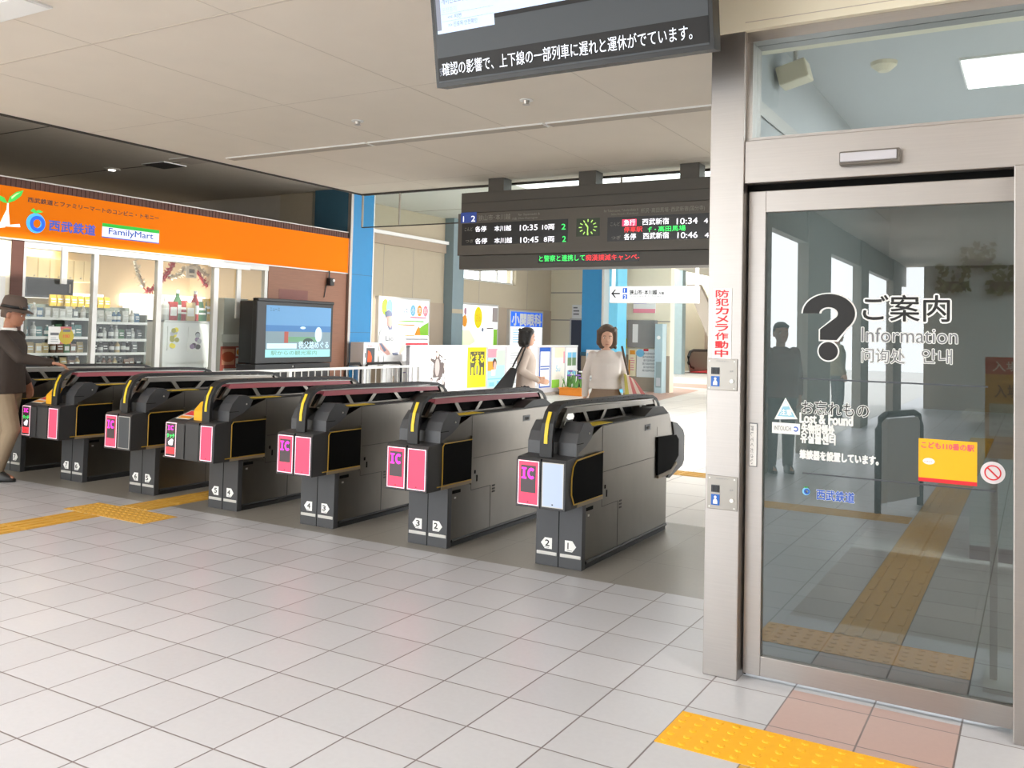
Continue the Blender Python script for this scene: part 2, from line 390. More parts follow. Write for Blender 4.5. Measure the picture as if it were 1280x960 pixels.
# draft curtain glass at the ceiling edge
c = MB(); c.box(XE+.02, 0.2, YE-.006, YE+.006, 2.775, ZC-.02, g_curtain)
o = tag(bpy.data.objects.new('window_3', None), kind='structure'); COL.objects.link(o); WORLD[o.name] = Vector()
c.build('glass', o)
c = MB()
for xx in (XE+.02, -6.83, -5.35, -3.86, -2.37, -.9): c.box(xx-.008, xx+.008, YE-.012, YE+.012, 2.775, ZC-.02, m_seam)
c.box(XE+.02, .2, YE-.008, YE+.008, 2.765, 2.778, m_dseam); c.build('frame', o)

# side wall of the far concourse, with the high window
b = MB(); wy0, wy1 = on_x(560, 340, XW).y, on_x(645, 350, XW).y; wz0, wz1 = on_x(645, 357, XW).z, on_x(645, 337, XW).z+.06
b.box(XW-.3, XW, 12.3, YF, 0, wz0, m_beige); b.box(XW-.3, XW, 12.3, YF, wz1, 4.3, m_beige)
b.box(XW-.3, XW, 12.3, wy0, wz0, wz1, m_beige); b.box(XW-.3, XW, wy1, YF, wz0, wz1, m_beige)
ty = on_x(467, 290, XW); b.box(XW, XW+.12, 12.3, YF, ty.z-.02, ty.z+.05, m_white); b.box(XW, XW+.05, 12.3, YF, ty.z-.22, ty.z-.02, m_taupe)
for px in (447, 480, 517, 600, 660): yy = on_x(px, 320, XW).y; b.box(XW, XW+.003, yy-.008, yy+.008, 1.0, ty.z-.22, m_seam)
b.box(XW, XW+.02, 12.3, YF, 0, 2.12, m_taupe)
struct(b, 'wall_left')
o = tag(bpy.data.objects.new('window_4', None), kind='structure'); COL.objects.link(o); WORLD[o.name] = Vector()
c = MB()
for k in range(5): yy = wy0+(wy1-wy0)*k/4; c.box(XW-.15, XW-.1, yy-.025, yy+.025, wz0, wz1, m_frame)
c.box(XW-.16, XW-.09, wy0, wy1, wz0, wz0+.05, m_frame); c.build('frame', o)
c = MB(); c.box(XW-.13, XW-.12, wy0, wy1, wz0, wz1, g_shop); c.build('glass', o)
# facing wall
b = MB(); xr = on_y(838, 400, YF).x; b.box(XW-.3, xr, YF, YF+.3, 0, 4.1, m_beige2)
for py in (366, 400): zz = on_y(700, py, YF).z; b.box(XW, xr, YF-.003, YF, zz-.015, zz+.015, m_seam)
b.box(XW, xr, YF-.01, YF, 0, on_y(690, 440, YF).z, m_taupe)
struct(b, 'wall_facing')
o = tag(bpy.data.objects.new('door_2', None), kind='structure'); COL.objects.link(o); WORLD[o.name] = Vector()
p0, p1 = on_y(715, 400, YF), on_y(729, 400, YF)
c = MB(); c.box(p0.x, p1.x+.4, YF-.04, YF-.005, 0, p0.z, M('navy_door', srgb(52, 58, 78), .5)); c.box(p0.x-.05, p1.x+.45, YF-.03, YF-.002, 0, p0.z+.05, m_frame); c.build('door_leaf', o)
b = MB(); b.box(-19, 0, 40, 40.3, 0, 2.6, m_taupe); b.box(-19, 0, 40, 40.3, 2.6, 6, m_beige2)
q0 = on_y(842, 460, 36); b.box(q0.x-.4, q0.x, 30, 40, 0, 4.1, m_beige2)
b.box(2.9, 3.2, 25, 40, 0, 4.3, m_beige2)  # unseen side wall added to cut sky light in the far hall
struct(b, 'wall_far')
# wide pillar of far hall and slanting beam
b = MB(); p = on_y(840, 375, 34); q = on_y(850, 375, 34); b.box(p.x, q.x+.1, 34, 34.4, 0, 4.1, M('pale_teal_pillar', srgb(168, 190, 196), .5)); struct(b, 'trim_3')
b = MB(); p = on_y(858, 372, 33); q = on_y(884, 410, 33)
b.add([(p.x, 33, p.z+.5), (p.x+.5, 33, p.z+.5), (q.x+.5, 33, q.z), (q.x, 33, q.z-.3), (p.x, 33.3, p.z+.5), (p.x+.5, 33.3, p.z+.5), (q.x+.5, 33.3, q.z), (q.x, 33.3, q.z-.3)],
      [(0, 1, 2, 3), (4, 5, 6, 7), (0, 1, 5, 4), (1, 2, 6, 5), (2, 3, 7, 6), (3, 0, 4, 7)], m_seam); struct(b, 'trim_4')

# blue column at the end of the shop, with a steel corner strip
o = tag(bpy.data.objects.new('column_blue', None), kind='structure'); COL.objects.link(o); WORLD[o.name] = Vector()
XCOL = -10.38; cy0 = on_x(438, 300, XCOL).y; cy1 = on_x(467, 300, XCOL).y
zc1 = 1.35
c = MB(); c.box(XCOL-.85, XCOL-.004, cy0, cy1, 0, 4.1, m_blue_dk); c.build('core', o)
c = MB(); c.box(XCOL-.1, XCOL, cy0+.05, cy1, .0, 4.1, m_blue_col)
for z in (1.42, 2.44): c.box(XCOL, XCOL+.001, cy0+.05, cy1, z-.004, z+.004, m_blue_dk)
c.build('cladding', o)
c = MB(); c.box(XCOL-.06, XCOL+.012, cy0-.012, cy0+.05, 0, 4.0, m_steel_l); c.box(XCOL-.004, XCOL+.008, cy1-.015, cy1+.006, 0, 4.1, m_white); c.build('corner_strip', o)
# far blue column
o = tag(bpy.data.objects.new('column_blue', None), kind='structure'); COL.objects.link(o); WORLD[o.name] = Vector()
a, d_, e = on_y(727, 400, 21), on_y(752, 400, 21), on_y(763.5, 400, 21.0)
c = MB(); c.box(a.x, d_.x, 21, 21.6, 1.02, 4.1, M('blue_column_shaded', srgb(40, 126, 178), .4)); c.box(a.x, d_.x, 21.02, 21.6, .0, 1.02, m_taupe)
c.box(a.x-.02, d_.x+.02, 20.99, 21.6, .93, 1.03, m_blue_dk); c.build('core', o)
c = MB(); c.box(d_.x, d_.x+.06, 20.98, 21.9, 0, 4.1, m_frame); c.box(d_.x+.02, d_.x+.3, 21.3, 21.9, 0, 4.1, M('blue_column_lit', srgb(120, 206, 240), .35)); c.build('cladding', o)  # paler blue painted for the daylit side, deeper blue for the shaded front
# dull teal pilaster on the side wall
b = MB(); y0, y1 = on_x(554, 380, XW).y, on_x(568, 380, XW).y
b.box(XW, XW+.25, y0, y1, 0, 4.1, M('grey_teal_pillar', srgb(132, 150, 156), .5)); b.box(XW+.25, XW+.255, y0, y1, 1.9, 2.0, m_beige); struct(b, 'trim_5')

# ---------------- shop shell
b = MB()
zs = on_x(220, 318, XS).z
b.box(-14.6, -14.4, -2, 12.2, 0, 3.2, M('cream_shop_wall', srgb(238, 216, 178), .7, vary=.02)); b.box(-14.4, XS-.1, 12.1, 12.25, 0, 3.1, MATS['cream_shop_wall'])
b.box(-14.4, XS-.1, -2, -1.9, 0, 3.1, MATS['cream_shop_wall'])
struct(b, 'wall_shop')
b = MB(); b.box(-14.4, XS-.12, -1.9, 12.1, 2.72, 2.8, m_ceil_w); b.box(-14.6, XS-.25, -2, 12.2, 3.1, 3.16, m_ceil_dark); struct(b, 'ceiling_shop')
b = MB(); b.box(-17, -16.8, -2.2, 12.6, 0, 4.1, m_ceil_dark); b.box(-17, XW-.3, 12.3, 12.6, 0, 4.3, m_ceil_dark); b.box(XW-.3, XS-1.0, 12.26, 12.4, 0, 4.1, m_beige)
struct(b, 'wall_back')
# brown wall panel behind the television
b = MB(); y0, y1 = on_x(335, 400, XS).y, cy0-.02
b.box(XS-.12, XS-.02, y0, y1, 0, 2.5, m_brown)
b.box(XS-.02, XS-.017, on_x(350, 360, XS).y, on_x(386, 360, XS).y, on_x(350, 374, XS).z, on_x(350, 361, XS).z, M('reddish_wood_patch', srgb(128, 78, 70), .55))
struct(b, 'wall_panel')
b = MB(); y0, y1 = on_x(12, 400, XS).y, on_x(27, 400, XS).y; b.box(XS-.2, XS-.01, y0, y1, 0, 2.5, m_dbrown); struct(b, 'trim_6')
b = MB(); b.box(XS-.15, XS-.03, -2, on_x(12, 400, XS).y, 0, 2.5, m_beige2); b.box(XS-.03, XS-.01, 5.2, on_x(5, 400, XS).y, 0, 2.0, m_frame); struct(b, 'wall_shopfront')
# shop window: header, mullions, panes
o = tag(bpy.data.objects.new('window_5', None), kind='structure'); COL.objects.link(o); WORLD[o.name] = Vector()
ya, yb = on_x(27, 400, XS).y, on_x(335, 400, XS).y; ZH = 2.36
c = MB(); c.box(XS-.14, XS-.02, ya, yb, ZH, 2.5, m_frame)
for x0, x1 in ((27, 31.5), (117, 122.5), (197, 203), (268, 273.5), (331, 335)):
    c.box(XS-.10, XS-.03, on_x(x0, 400, XS).y, on_x(x1, 400, XS).y, 0, ZH, m_frame)
y0, y1 = on_x(77, 330, XS).y, on_x(84, 330, XS).y; c.box(XS-.02, XS+.01, y0, y1, on_x(80, 355, XS).z, ZH+.05, m_frame)
y0, y1 = on_x(299, 330, XS).y, on_x(304, 330, XS).y; c.box(XS-.06, XS-.03, y0, y1, 1.6, ZH, m_frame)
c.box(XS-.03, XS+.02, on_x(262, 330, XS).y, on_x(312, 330, XS).y, ZH-.02, ZH+.05, m_white)
c.box(XS-.1, XS-.03, ya, yb, 0, .12, m_frame); c.build('frame', o)
c = MB(); c.box(XS-.07, XS-.06, ya, yb, .12, ZH, g_shop); c.build('glass', o)

# ---------------- office block: pillar, fascia, transom, sliding door
PX0, PX1, PY = -1.272, -1.118, 3.925
XR = -.075
b = MB(); b.box(PX0, PX1, PY, 4.12, 0, 2.845, m_steel_l); struct(b, 'trim_7', bevel=.004)
b = MB(); b.box(PX0, 5, PY-.01, 4.3, 2.845, ZC, M('fascia_cream', srgb(250, 243, 220), .7, vary=.01))
sx = on_y(1131, 10, PY).x; b.box(sx-.002, sx+.002, PY-.0115, PY, 2.90, ZC, m_seam); b.box(PX1, 5, PY-.0115, PY, 2.878, 2.881, m_cseam)
struct(b, 'wall_right')
b = MB(); b.box(XR, .12, PY-.03, 4.15, 0, 2.165, m_steel_l); b.box(.12, 5, 3.95, 4.1, 0, 2.3, m_beige2); struct(b, 'trim_8', bevel=.004)
o = tag(bpy.data.objects.new('window_1', None), kind='structure'); COL.objects.link(o); WORLD[o.name] = Vector()
c = MB(); c.box(PX1, 5, 3.95, 4.1, 2.80, 2.845, m_steel_l); c.box(PX1-.02, PX1+.025, 3.96, 4.1, 2.37, 2.8, m_steel); c.box(PX1, 5, 3.955, 4.1, 2.355, 2.37, m_steel_l); c.build('frame', o)
c = MB(); c.box(PX1+.02, 5, 4.02, 4.03, 2.37, 2.80, g_transom); c.build('glass', o)
b = MB(); b.box(PX1, 5, 3.935, 4.12, 2.165, 2.355, m_steel_l); struct(b, 'trim_9', bevel=.003)
# sensor on the header
t = thing('door_sensor', 'slim grey motion sensor on the steel header above the sliding door', 'sensor', on_y(1087, 206, 3.93))
p, q = on_y(1050, 207, 3.92), on_y(1126, 187, 3.92)
c = MB(); c.box(p.x, q.x, 3.895, 3.935, p.z-.004, q.z+.006, M('sensor_grey', srgb(110, 104, 96), .4)); c.build('body', t, bevel=.006)
c = MB(); c.box(p.x+.006, q.x-.012, 3.885, 3.896, p.z+.008, q.z-.002, M('sensor_lens', srgb(196, 194, 200), .3)); c.build('lens', t, bevel=.003)
# sliding door
o = tag(bpy.data.objects.new('door_1', None), kind='structure'); COL.objects.link(o); WORLD[o.name] = Vector()
DX0, DX1, GX0, GX1 = -1.110, XR, -1.035, -.08
c = MB(); c.box(DX0, GX0, 3.985, 4.03, .02, 2.135, m_steel_l); c.box(GX0, DX1+.05, 3.985, 4.03, 2.04, 2.135, m_steel_l); c.box(GX0, DX1+.05, 3.985, 4.03, .02, .105, m_steel_l)
c.build('frame', o, bevel=.002)
c = MB(); c.box(GX0-.01, DX1+.03, 4.004, 4.012, .09, 2.05, g_door); c.build('glass', o)
c = MB(); c.box(PX1, 0, 3.99, 4.1, 2.135, 2.165, m_blackmat); c.box(PX1, DX0, 4.03, 4.08, 0, 2.15, m_blackmat); c.build('track', o)
c, P = Fb((0, 3.9835, 0), X1, Z1); p, q = P.at(936, 583), P.at(947, 529)
P.rect(p[0], p[1], q[0], q[1], m_grey_ink); P.lift(); P.rect(p[0]+.003, p[1]+.004, q[0]-.003, q[1]-.004, m_white); P.lift()
P.text('押してください', p[0]+.0065, q[1]-.012, .014, m_grey_ink, q[1]-p[1]-.024, 0, -90); c.build('push_plate', o)
# lettering on the glass: white outline first, then ink
YG = 4.004
c, P = Fb((0, YG, 0), X1, Z1); P.l = .0008
def outl(s, x0, yb, x1, yt, ink, bo, bi=0.0):
    a = P.at(x0, yb); bb = P.at(x1, yb); cc = P.at(x0, yt); g = (cc[1]-a[1])*.035
    P.text(s, a[0], a[1], cc[1]-a[1], m_white, bb[0]-a[0], max(bo*1.6, .05)); P.l += .0012
    P.text(s, a[0], a[1], cc[1]-a[1], ink, bb[0]-a[0], bi); P.l -= .0012
outl('ご案内', 1079, 401, 1187, 369, m_ink, .045, .012)
outl('Information', 1077, 427, 1197, 409, m_grey_ink, .03)
outl('问询处', 1077, 453, 1131, 435, m_grey_ink, .03)
outl('안내', 1152, 454, 1190, 436, m_grey_ink, .03)
outl('お忘れもの', 1002, 517, 1086, 500, m_ink, .03)
outl('Lost & Found', 1000, 528, 1066, 516, m_white, .03)
outl('失物招领处', 1002, 541, 1043, 529, m_white, .03)
outl('유실물센터', 1001, 553, 1044, 541, m_white, .03)
outl('筆談器を設置しています。', 1000, 573, 1098, 562, m_white, .02)
outl('西武鉄道', 1021, 624, 1068, 611, m_blue, .0, .02)
# question mark: hook as a thick arc plus stem, and a dot
def qmark(gr, mt):
    cx, cyy = P.at(1036, 392); k = (P.at(1036, 368)[1]-P.at(1036, 450)[1])/82*1.0
    R0, R1 = 28*k+gr, 8*k-gr; pts_o, pts_i = [], []
    for t in range(0, 25):
        an = math.radians(180-t*(225/24)); pts_o.append((cx+R0*1.12*math.cos(an), cyy+R0*.88*math.sin(an))); pts_i.append((cx+R1*1.4*math.cos(an), cyy+R1*1.0*math.sin(an)))
    for i in range(24): P.poly([pts_o[i], pts_o[i+1], pts_i[i+1], pts_i[i]], mt)
    P.poly([pts_o[-1], (cx+10*k+gr, cyy-33*k-gr), (cx-10*k-gr, cyy-33*k-gr), (cx-10*k-gr, cyy-20*k), pts_i[-1]], mt)
    P.disc(cx, cyy-47*k, 11.5*k+gr, mt)
qmark(.006, m_white); P.l += .0012; qmark(0, m_ink)
u, v = P.at(1008, 614); P.ring(u, v, .016, .008, m_lblue); P.l += .0006; P.ring(u+.003, v, .012, .006, m_blue); P.poly([(u-.012, v+.018), (u, v+.013), (u+.010, v+.021), (u, v+.019)], m_green)
c.build('lettering', o)
c = MB(); z0 = on_y(1000, 473, YG).z
c.box(on_y(1001, 473, YG).x, on_y(1235, 480, YG).x, YG-.003, YG, z0-.003, z0+.003, m_dgrey); z0 = on_y(1003, 591, YG).z
c.box(on_y(1003, 591, YG).x, on_y(1245, 600, YG).x, YG-.003, YG, z0-.003, z0+.003, m_dgrey); c.build('warning_line', o)
# office interior
b = MB(); b.box(-1.27, -1.15, 4.12, 8.8, 0, ZC, M('office_wall', srgb(196, 200, 202), .8, vary=.02)); b.box(-1.27, 6, 8.7, 8.85, 0, ZC, MATS['office_wall']); b.box(4.9, 5.05, 4, 8.8, 0, ZC, MATS['office_wall'])
b.box(-1.145, -1.14, 4.2, 8.7, 2.55, 2.62, m_frame); struct(b, 'wall_office')
b = MB(); b.box(-1.15, 4.9, 4.3, 8.7, 3.0, 3.1, M('office_ceiling', srgb(205, 208, 210), .8, vary=.02)); struct(b, 'ceiling_office')
# hall behind the viewpoint: pillars and beam of the glazed side
b = MB()
for y0, y1 in ((-2.2, -1.7), (-5.6, -4.1), (-9.0, -8.2), (-13.5, -12.2)):
    b.box(-2.72, -2.58, y0, y1, 0, ZC, M('stone_pillar', srgb(150, 142, 132), .6))
b.box(-2.72, -2.6, -14.5, -1.7, 2.75, ZC, MATS['stone_pillar']); struct(b, 'wall_entrance')
b = MB(); b.box(-2.2, 6.5, -14.5, -14.2, 0, ZC, m_taupe); b.box(6.4, 6.5, -14.5, 4, 0, ZC, m_taupe); struct(b, 'wall_rear')
# ================================================================== TICKET GATES
def ic(P, u, v, h, w):
    a = w*.36; P.rect(u+a*.3, v, u+a*.7, v+h, e_mag); P.rect(u, v, u+a, v+h*.16, e_mag); P.rect(u, v+h*.84, u+a, v+h, e_mag)
    rx = w*.28; P.ring(u+w*.72, v+h/2, rx, rx*.5, e_mag, 45, 315, 24, h/2/rx)
def gate(xc, yf, label, left, right, nums, rose=True, console=False, see=False):
    rnd_ = see
    t = thing('ticket_gate', label, 'ticket gate', (0, 0, 0), 'ticket gates in the row')
    H = .165
    c = MB(); c.box(-H, H, 0, .05, 0, .41, m_gdark); c.box(-.0035, .0035, -.002, .01, .0, .41, m_blackmat)
    for s in (-1, 1): c.box(s*.012, s*(H-.008), -.003, .01, .068, .09, m_frame)
    c.build('front_plate', t, bevel=.003)
    c = MB(); c.box(-.158, .158, .04, 1.49, 0, .045, m_rub)
    for s in (-1, 1): c.tube([(s*.16, .06, .04), (s*.16, 1.485, .04)], .012, m_rub, 6)
    c.build('skirt', t)
    # steel cabinet
    c = MB(); poly = [(.045, .045), (1.49, .045), (1.49, .40), (1.56, .46), (1.63, .70), (1.61, .77), (1.53, .885), (.285, .885), (.09, .82), (-.09, .745), (-.09, .70), (.045, .40)]
    c.prism(poly, 'x', -.160, .160, m_gsteel)
    for s in (-1, 1):
        x0, x1 = s*.1595, s*.1612
        c.box(x0, x1, .290, .294, .715, .885, m_dseam); c.box(x0, x1, .294, 1.26, .578, .582, m_dseam); c.box(x0, x1, .294, .298, .356, .70, m_dseam)
        c.box(x0, x1, .298, .56, .354, .358, m_dseam); c.box(x0, x1, .558, .564, .05, .356, m_dseam); c.box(x0, x1, 1.28, 1.283, .73, .80, m_dseam)
        c.box(x0, s*.163, .335, .352, .468, .492, m_blackmat); c.box(x0, s*.163, .365, .378, .41, .455, m_blackmat)
        c.box(x0, s*.163, .06, .16, .362, .384, m_blackmat); c.box(x0, s*.163, .085, .105, .325, .338, m_frame)
        for k in range(3): c.box(x0, s*.162, .585, .625, .30+k*.022, .312+k*.022, m_dseam)
        c.box(x0, s*.1625, 1.03, 1.14, .79, .835, m_gdark); c.box(s*.1635, s*.165, 1.06, 1.11, .80, .82, m_dseam)
    c.build('cabinet', t, bevel=.0025)
    # display head with the passage sensor windows
    c = MB(); head = [(-.262, .41), (-.262, .695), (-.245, .715), (-.10, .728), (.0, .72), (.0, .41)]
    c.prism(head, 'x', -.172, .172, m_gdark2); c.box(-.004, .004, -.2635, -.2, .41, .712, m_blackmat)
    h = c.build('display_head', t, bevel=.006)
    for s in (-1, 1):
        c = MB()
        if rnd_:
            win = [(-.185, .50), (-.185, .60), (-.165, .665), (-.12, .70), (.275, .715), (.275, .438), (-.15, .438)]
            c.prism(win, 'x', s*.158, s*.1745, m_blackmat)
            c.tube([(s*.1755, y, z) for y, z in ((-.15, .44), (-.187, .50), (-.187, .60), (-.167, .667), (-.12, .703), (.275, .718))], .005, m_gold, 6)
        else:
            c.prism([(-.085, .445), (-.085, .70), (-.07, .715), (.275, .715), (.275, .438)], 'x', s*.158, s*.1745, m_blackmat)
            c.tube([(s*.1755, y, z) for y, z in ((-.09, .436), (-.09, .70), (-.072, .719), (.275, .719))], .004, m_gold, 6)
            c.box(s*.158, s*.1735, .276, .296, .40, .745, m_gsteel)
        c.box(s*.150, s*.178, -.10, .275, .412, .432, M('tray_taupe', srgb(150, 134, 108), .5)); c.tube([(s*.1765, -.15, .436), (s*.1765, .27, .436)], .004, m_gold, 6)
        c.build('sensor_window', t)
    # displays
    def disp(x0, x1, kind, z0=.425, z1=.695, y=-.2625):
        c, P = Fb((0, y, 0), X1, Z1)
        c.box(x0, x1, y, y+.01, z0, z1, e_border if kind not in ('off', 'white') else m_frame); P.l = .0005
        g = .005; base = {'pink': e_pink, 'ic': e_pink, 'white': e_paleb, 'off': m_dgrey, 'multi': m_dled}[kind]
        P.rect(x0+g, z0+g, x1-g, z1-g, base); P.lift(); w_ = x1-x0
        if kind == 'ic':
            P.rect(x0+.02, z0+.075, x1-.02, z1-.028, m_dled); P.lift(); ic(P, x0+.026, z1-.112, .07, w_-.05)
        if kind == 'multi':
            hh = z1-z0
            ic(P, x0+.022, z0+hh*.78, hh*.14, w_-.044); P.text('タッチ', x0+.014, z0+hh*.55, hh*.13, e_green, w_-.028, .02)
            P.poly([(x0+w_*.35, z0+hh*.34), (x0+w_*.7, z0+hh*.34), (x0+w_*.75, z0+hh*.50), (x0+w_*.6, z0+hh*.53), (x0+w_*.25, z0+hh*.42)], e_white)
            P.rect(x0+.013, z0+hh*.08, x1-.013, z0+hh*.27, e_red); P.lift(); P.text('ON', x0+.02, z0+hh*.12, hh*.10, m_dled, w_-.04, .02)
        elif kind in ('pink', 'ic', 'white'): P.disc((x0+x1)/2, z0+.018, .006, m_ink, .004)
        return c.build('direction_display', t)
    if console:
        c = MB(); c.prism([(-.262, .41), (-.262, .69), (-.235, .705), (.06, .80), (.12, .80), (.12, .42)], 'x', -.40, -.150, m_gdark2)
        c.build('card_reader_console', t, bevel=.006)
        disp(-.385, -.265, 'multi'); disp(.02, .15, 'pink')
        c, P = Fb((0, -.225, .7125), X1, (0, .295, .095)); P.rect(-.36, .03, -.20, .20, m_white); P.lift(); P.rect(-.35, .11, -.21, .19, m_red); P.rect(-.35, .045, -.21, .09, m_orp); c.build('guide_sticker', t)
        c = MB(); c.box(-.165, -.055, -.18, -.05, .71, .80, m_tact); c.prism([(-.18, .80), (-.05, .80), (-.05, .865), (-.11, .865)], 'x', -.165, -.055, m_tact); c.build('ticket_slot', t, bevel=.006)
    else:
        disp(-.158, -.012, left); disp(.012, .158, right)
    # shrouds either side of the arch
    c = MB(); sh = [(-.12, .715), (-.118, .805), (-.085, .865), (-.02, .925), (.06, .925), (.125, .885), (.10, .825), (.02, .78), (-.09, .742), (-.09, .71)]
    for a, bb in ((-.172, -.045), (.045, .172)): c.prism(sh, 'x', a, bb, m_gdark)
    c.prism([(-.10, .715), (-.10, .80), (.06, .885), (.3, .887), (.3, .72)], 'x', -.046, .046, m_gdark2)
    for s in (-1, 1): c.tube([(s*.171, .06, .855), (s*.175, .06, .855)], .007, m_frame, 8); c.box(s*.1715, s*.173, -.118, -.02, .798, .802, m_blackmat)
    c.prism([(.125, .886), (1.53, .886), (1.53, .893), (.125, .893)], 'x', -.155, .155, m_rub)
    c.prism([(1.05, .893), (1.2, .945), (1.42, .945), (1.53, .893)], 'x', -.15, .15, m_rub)
    c.build('shroud', t, bevel=.005)
    # arched hand rail
    path = [(-.19, .715), (-.188, .83), (-.172, .92), (-.135, .985), (-.08, 1.022), (-.01, 1.037), (.3, 1.034), (1.33, 1.022), (1.48, 1.01), (1.56, .985), (1.62, .94), (1.645, .885)]
    c = MB(); c.ribbon(path, 'x', -.042, .042, .026, m_rub)
    for k in range(16): y = .0+k*.09; c.box(-.043, .043, y, y+.004, 1.0415-k*.0011, 1.0485-k*.0011, m_blackmat)
    c.ribbon([(-.04, 1.017), (.3, 1.017), (1.48, .993)], 'x', -.048, .048, .006, m_frame); c.build('arch_rail', t)
    c = MB(); c.ribbon([(-.2045, .80), (-.2025, .85), (-.187, .925), (-.15, .993)], 'x', -.012, .012, .004, m_yel); c.build('yellow_tape', t)
    c = MB(); c.prism([(-.015, .975), (-.005, 1.012), (1.46, .992), (1.50, .955)], 'x', -.044, .044, m_rose if rose else m_gsteel); c.build('rail_panel', t)
    c = MB()
    def brace(y0, y1, w0=.045):
        c.prism([(y0-w0/2, .89), (y0+w0/2, .89), (y1+w0/2, .985), (y1-w0/2, .985)], 'x', -.04, .04, m_gsteel)
    for y0, y1 in ((-.075, .0), (.33, .25), (.52, .62), (.95, .84), (1.20, 1.26), (1.60, 1.53)): brace(y0, y1)
    c.box(-.05, .05, -.05, 1.6, .886, .905, m_gsteel); c.build('truss', t)
    c = MB()
    if see: c.prism([(.18, .90), (1.15, .90), (1.10, .985), (.25, .985)], 'x', -.012, .012, m_blackmat)
    else: c.prism([(-.09, .90), (1.60, .90), (1.52, .99), (-.03, .99)], 'x', -.014, .014, m_blackmat)
    c.build('truss_gap_dark', t)  # black sheet added so the holes of the truss read dark
    # rear head
    c = MB(); c.prism([(1.485, .395), (1.54, .385), (1.83, .45), (1.872, .49), (1.872, .69), (1.84, .735), (1.70, .80), (1.58, .82), (1.62, .72), (1.56, .46)], 'x', -.17, .17, m_gdark2); c.build('rear_head', t, bevel=.006)
    for s in (-1, 1):
        c = MB(); c.prism([(1.27, .44), (1.27, .725), (1.66, .71), (1.72, .67), (1.72, .54), (1.55, .455)], 'x', s*.158, s*.1745, m_blackmat)
        c.prism([(1.28, .415), (1.28, .44), (1.55, .455), (1.66, .50), (1.68, .48), (1.55, .42)], 'x', s*.15, s*.178, MATS['tray_taupe']); c.build('sensor_window', t)
    # lane number arrows
    for s, n in ((-1, nums[0]), (1, nums[1])):
        if n is None: continue
        c, P = Fb((0, -.001, 0), X1, Z1); cx = s*.082
        P.poly([(cx-s*.036, .108), (cx+s*.016, .108), (cx+s*.044, .143), (cx+s*.016, .178), (cx-s*.036, .178)] if s > 0 else [(cx+.036, .108), (cx+.036, .178), (cx-.016, .178), (cx-.044, .143), (cx-.016, .108)], m_paper)
        P.lift(); P.text(n, cx-.018-s*.006+(.008 if n == '1' else 0), .126, .038, m_ink, None if n == '1' else .03, .03); P.rect(cx-.02, .115, cx+.016, .118, m_grey_ink); c.build('lane_marker', t)
    c = MB(); c.box(.05, .155, .16, .46, .8935, .896, m_yel); c.build('edge_tape', t)
    t.location = (xc, yf, 0); t.scale = (1, 1, 1); return t
gate(-2.625, 5.163, 'ticket gate beside the steel pillar, white panel next to its pink one', 'ic', 'white', ('2', '1'), False, see=True)
gate(-3.636, 5.150, 'ticket gate with red rail and lane markers 3 and 2', 'ic', 'pink', ('3', '2'))
gate(-4.654, 5.158, 'ticket gate with red rail and lane markers 4 and 3', 'ic', 'pink', ('4', '3'))
gate(-5.686, 5.184, 'ticket gate with card reader console beside the yellow floor strip, markers 5 and 4', 'ic', 'pink', ('5', '4'), console=True)
gate(-6.755, 5.24, 'grey-railed ticket gate with one pink panel and one dark blank panel', 'ic', 'off', ('6', '5'), False)
gate(-7.795, 5.274, 'ticket gate with card reader console beneath the hand of the man in a hat', 'ic', 'pink', ('7', '6'), console=True)
gate(-8.79, 5.283, 'grey-railed ticket gate behind the man in a hat, nearest the shop', 'pink', 'pink', (None, '7'), False)

# ================================================================== TACTILE PAVING
def dots(x0, x1, y0, y1, label, m, n=.064):
    c = MB(); c.box(x0+.002, x1-.002, y0+.002, y1-.002, 0, .003, m)
    nx, ny = round((x1-x0)/n), round((y1-y0)/n)
    for i in range(nx):
        for j in range(ny):
            x, y = x0+(i+.5)*(x1-x0)/nx, y0+(j+.5)*(y1-y0)/ny
            c.loft([(x, y, .003, .016, .016), (x, y, .006, .014, .014), (x, y, .0075, .009, .009)], m, 8)
    return tag(c.build('tactile_paving', loc=((x0+x1)/2, (y0+y1)/2, 0)), label, 'tactile paving')
def bars(x0, x1, y0, y1, label, m, along='y', step=.32):
    c = MB(); c.box(x0+.002, x1-.002, y0+.002, y1-.002, 0, .003, m)
    if along == 'y':
        for k in range(4):
            x = x0+(k+.5)*(x1-x0)/4; y = y0
            while y < y1-.05: c.box(x-.013, x+.013, y+.02, min(y+step-.02, y1-.01), .003, .007, m); y += step
    else:
        for k in range(4):
            y = y0+(k+.5)*(y1-y0)/4; x = x0
            while x < x1-.05: c.box(x+.02, min(x+step-.02, x1-.01), y-.013, y+.013, .003, .007, m); x += step
    return tag(c.build('tactile_paving', loc=((x0+x1)/2, (y0+y1)/2, 0)), label, 'tactile paving')
dots(-1.21, -.25, 3.18, 3.495, 'bright yellow dotted paving on the floor before the glass sliding door', m_tact)
bars(-.89, -.57, -8, 3.175, 'yellow ribbed paving leading up to the dotted strip at the sliding door', m_tact2)
bars(-6, -.9, -.35, -.03, 'yellow ribbed paving crossing the hall, seen mirrored in the door', m_tact2, 'x')
bars(-6.52, -6.2, -.3, 4.45, 'yellow ribbed paving running from the left edge to the worn warning patch', m_tact2)
dots(-6.68, -5.72, 4.46, 4.78, 'worn yellow warning patch where ribbed paving turns towards the gates', m_tact2)
bars(-6.42, -6.10, 4.79, 7.5, 'yellow ribbed paving passing through the lane between gates', m_tact2)
bars(-4.6, .5, 9.3, 9.62, 'yellow ribbed paving crossing the bright floor beyond the gates', m_tact2, 'x')

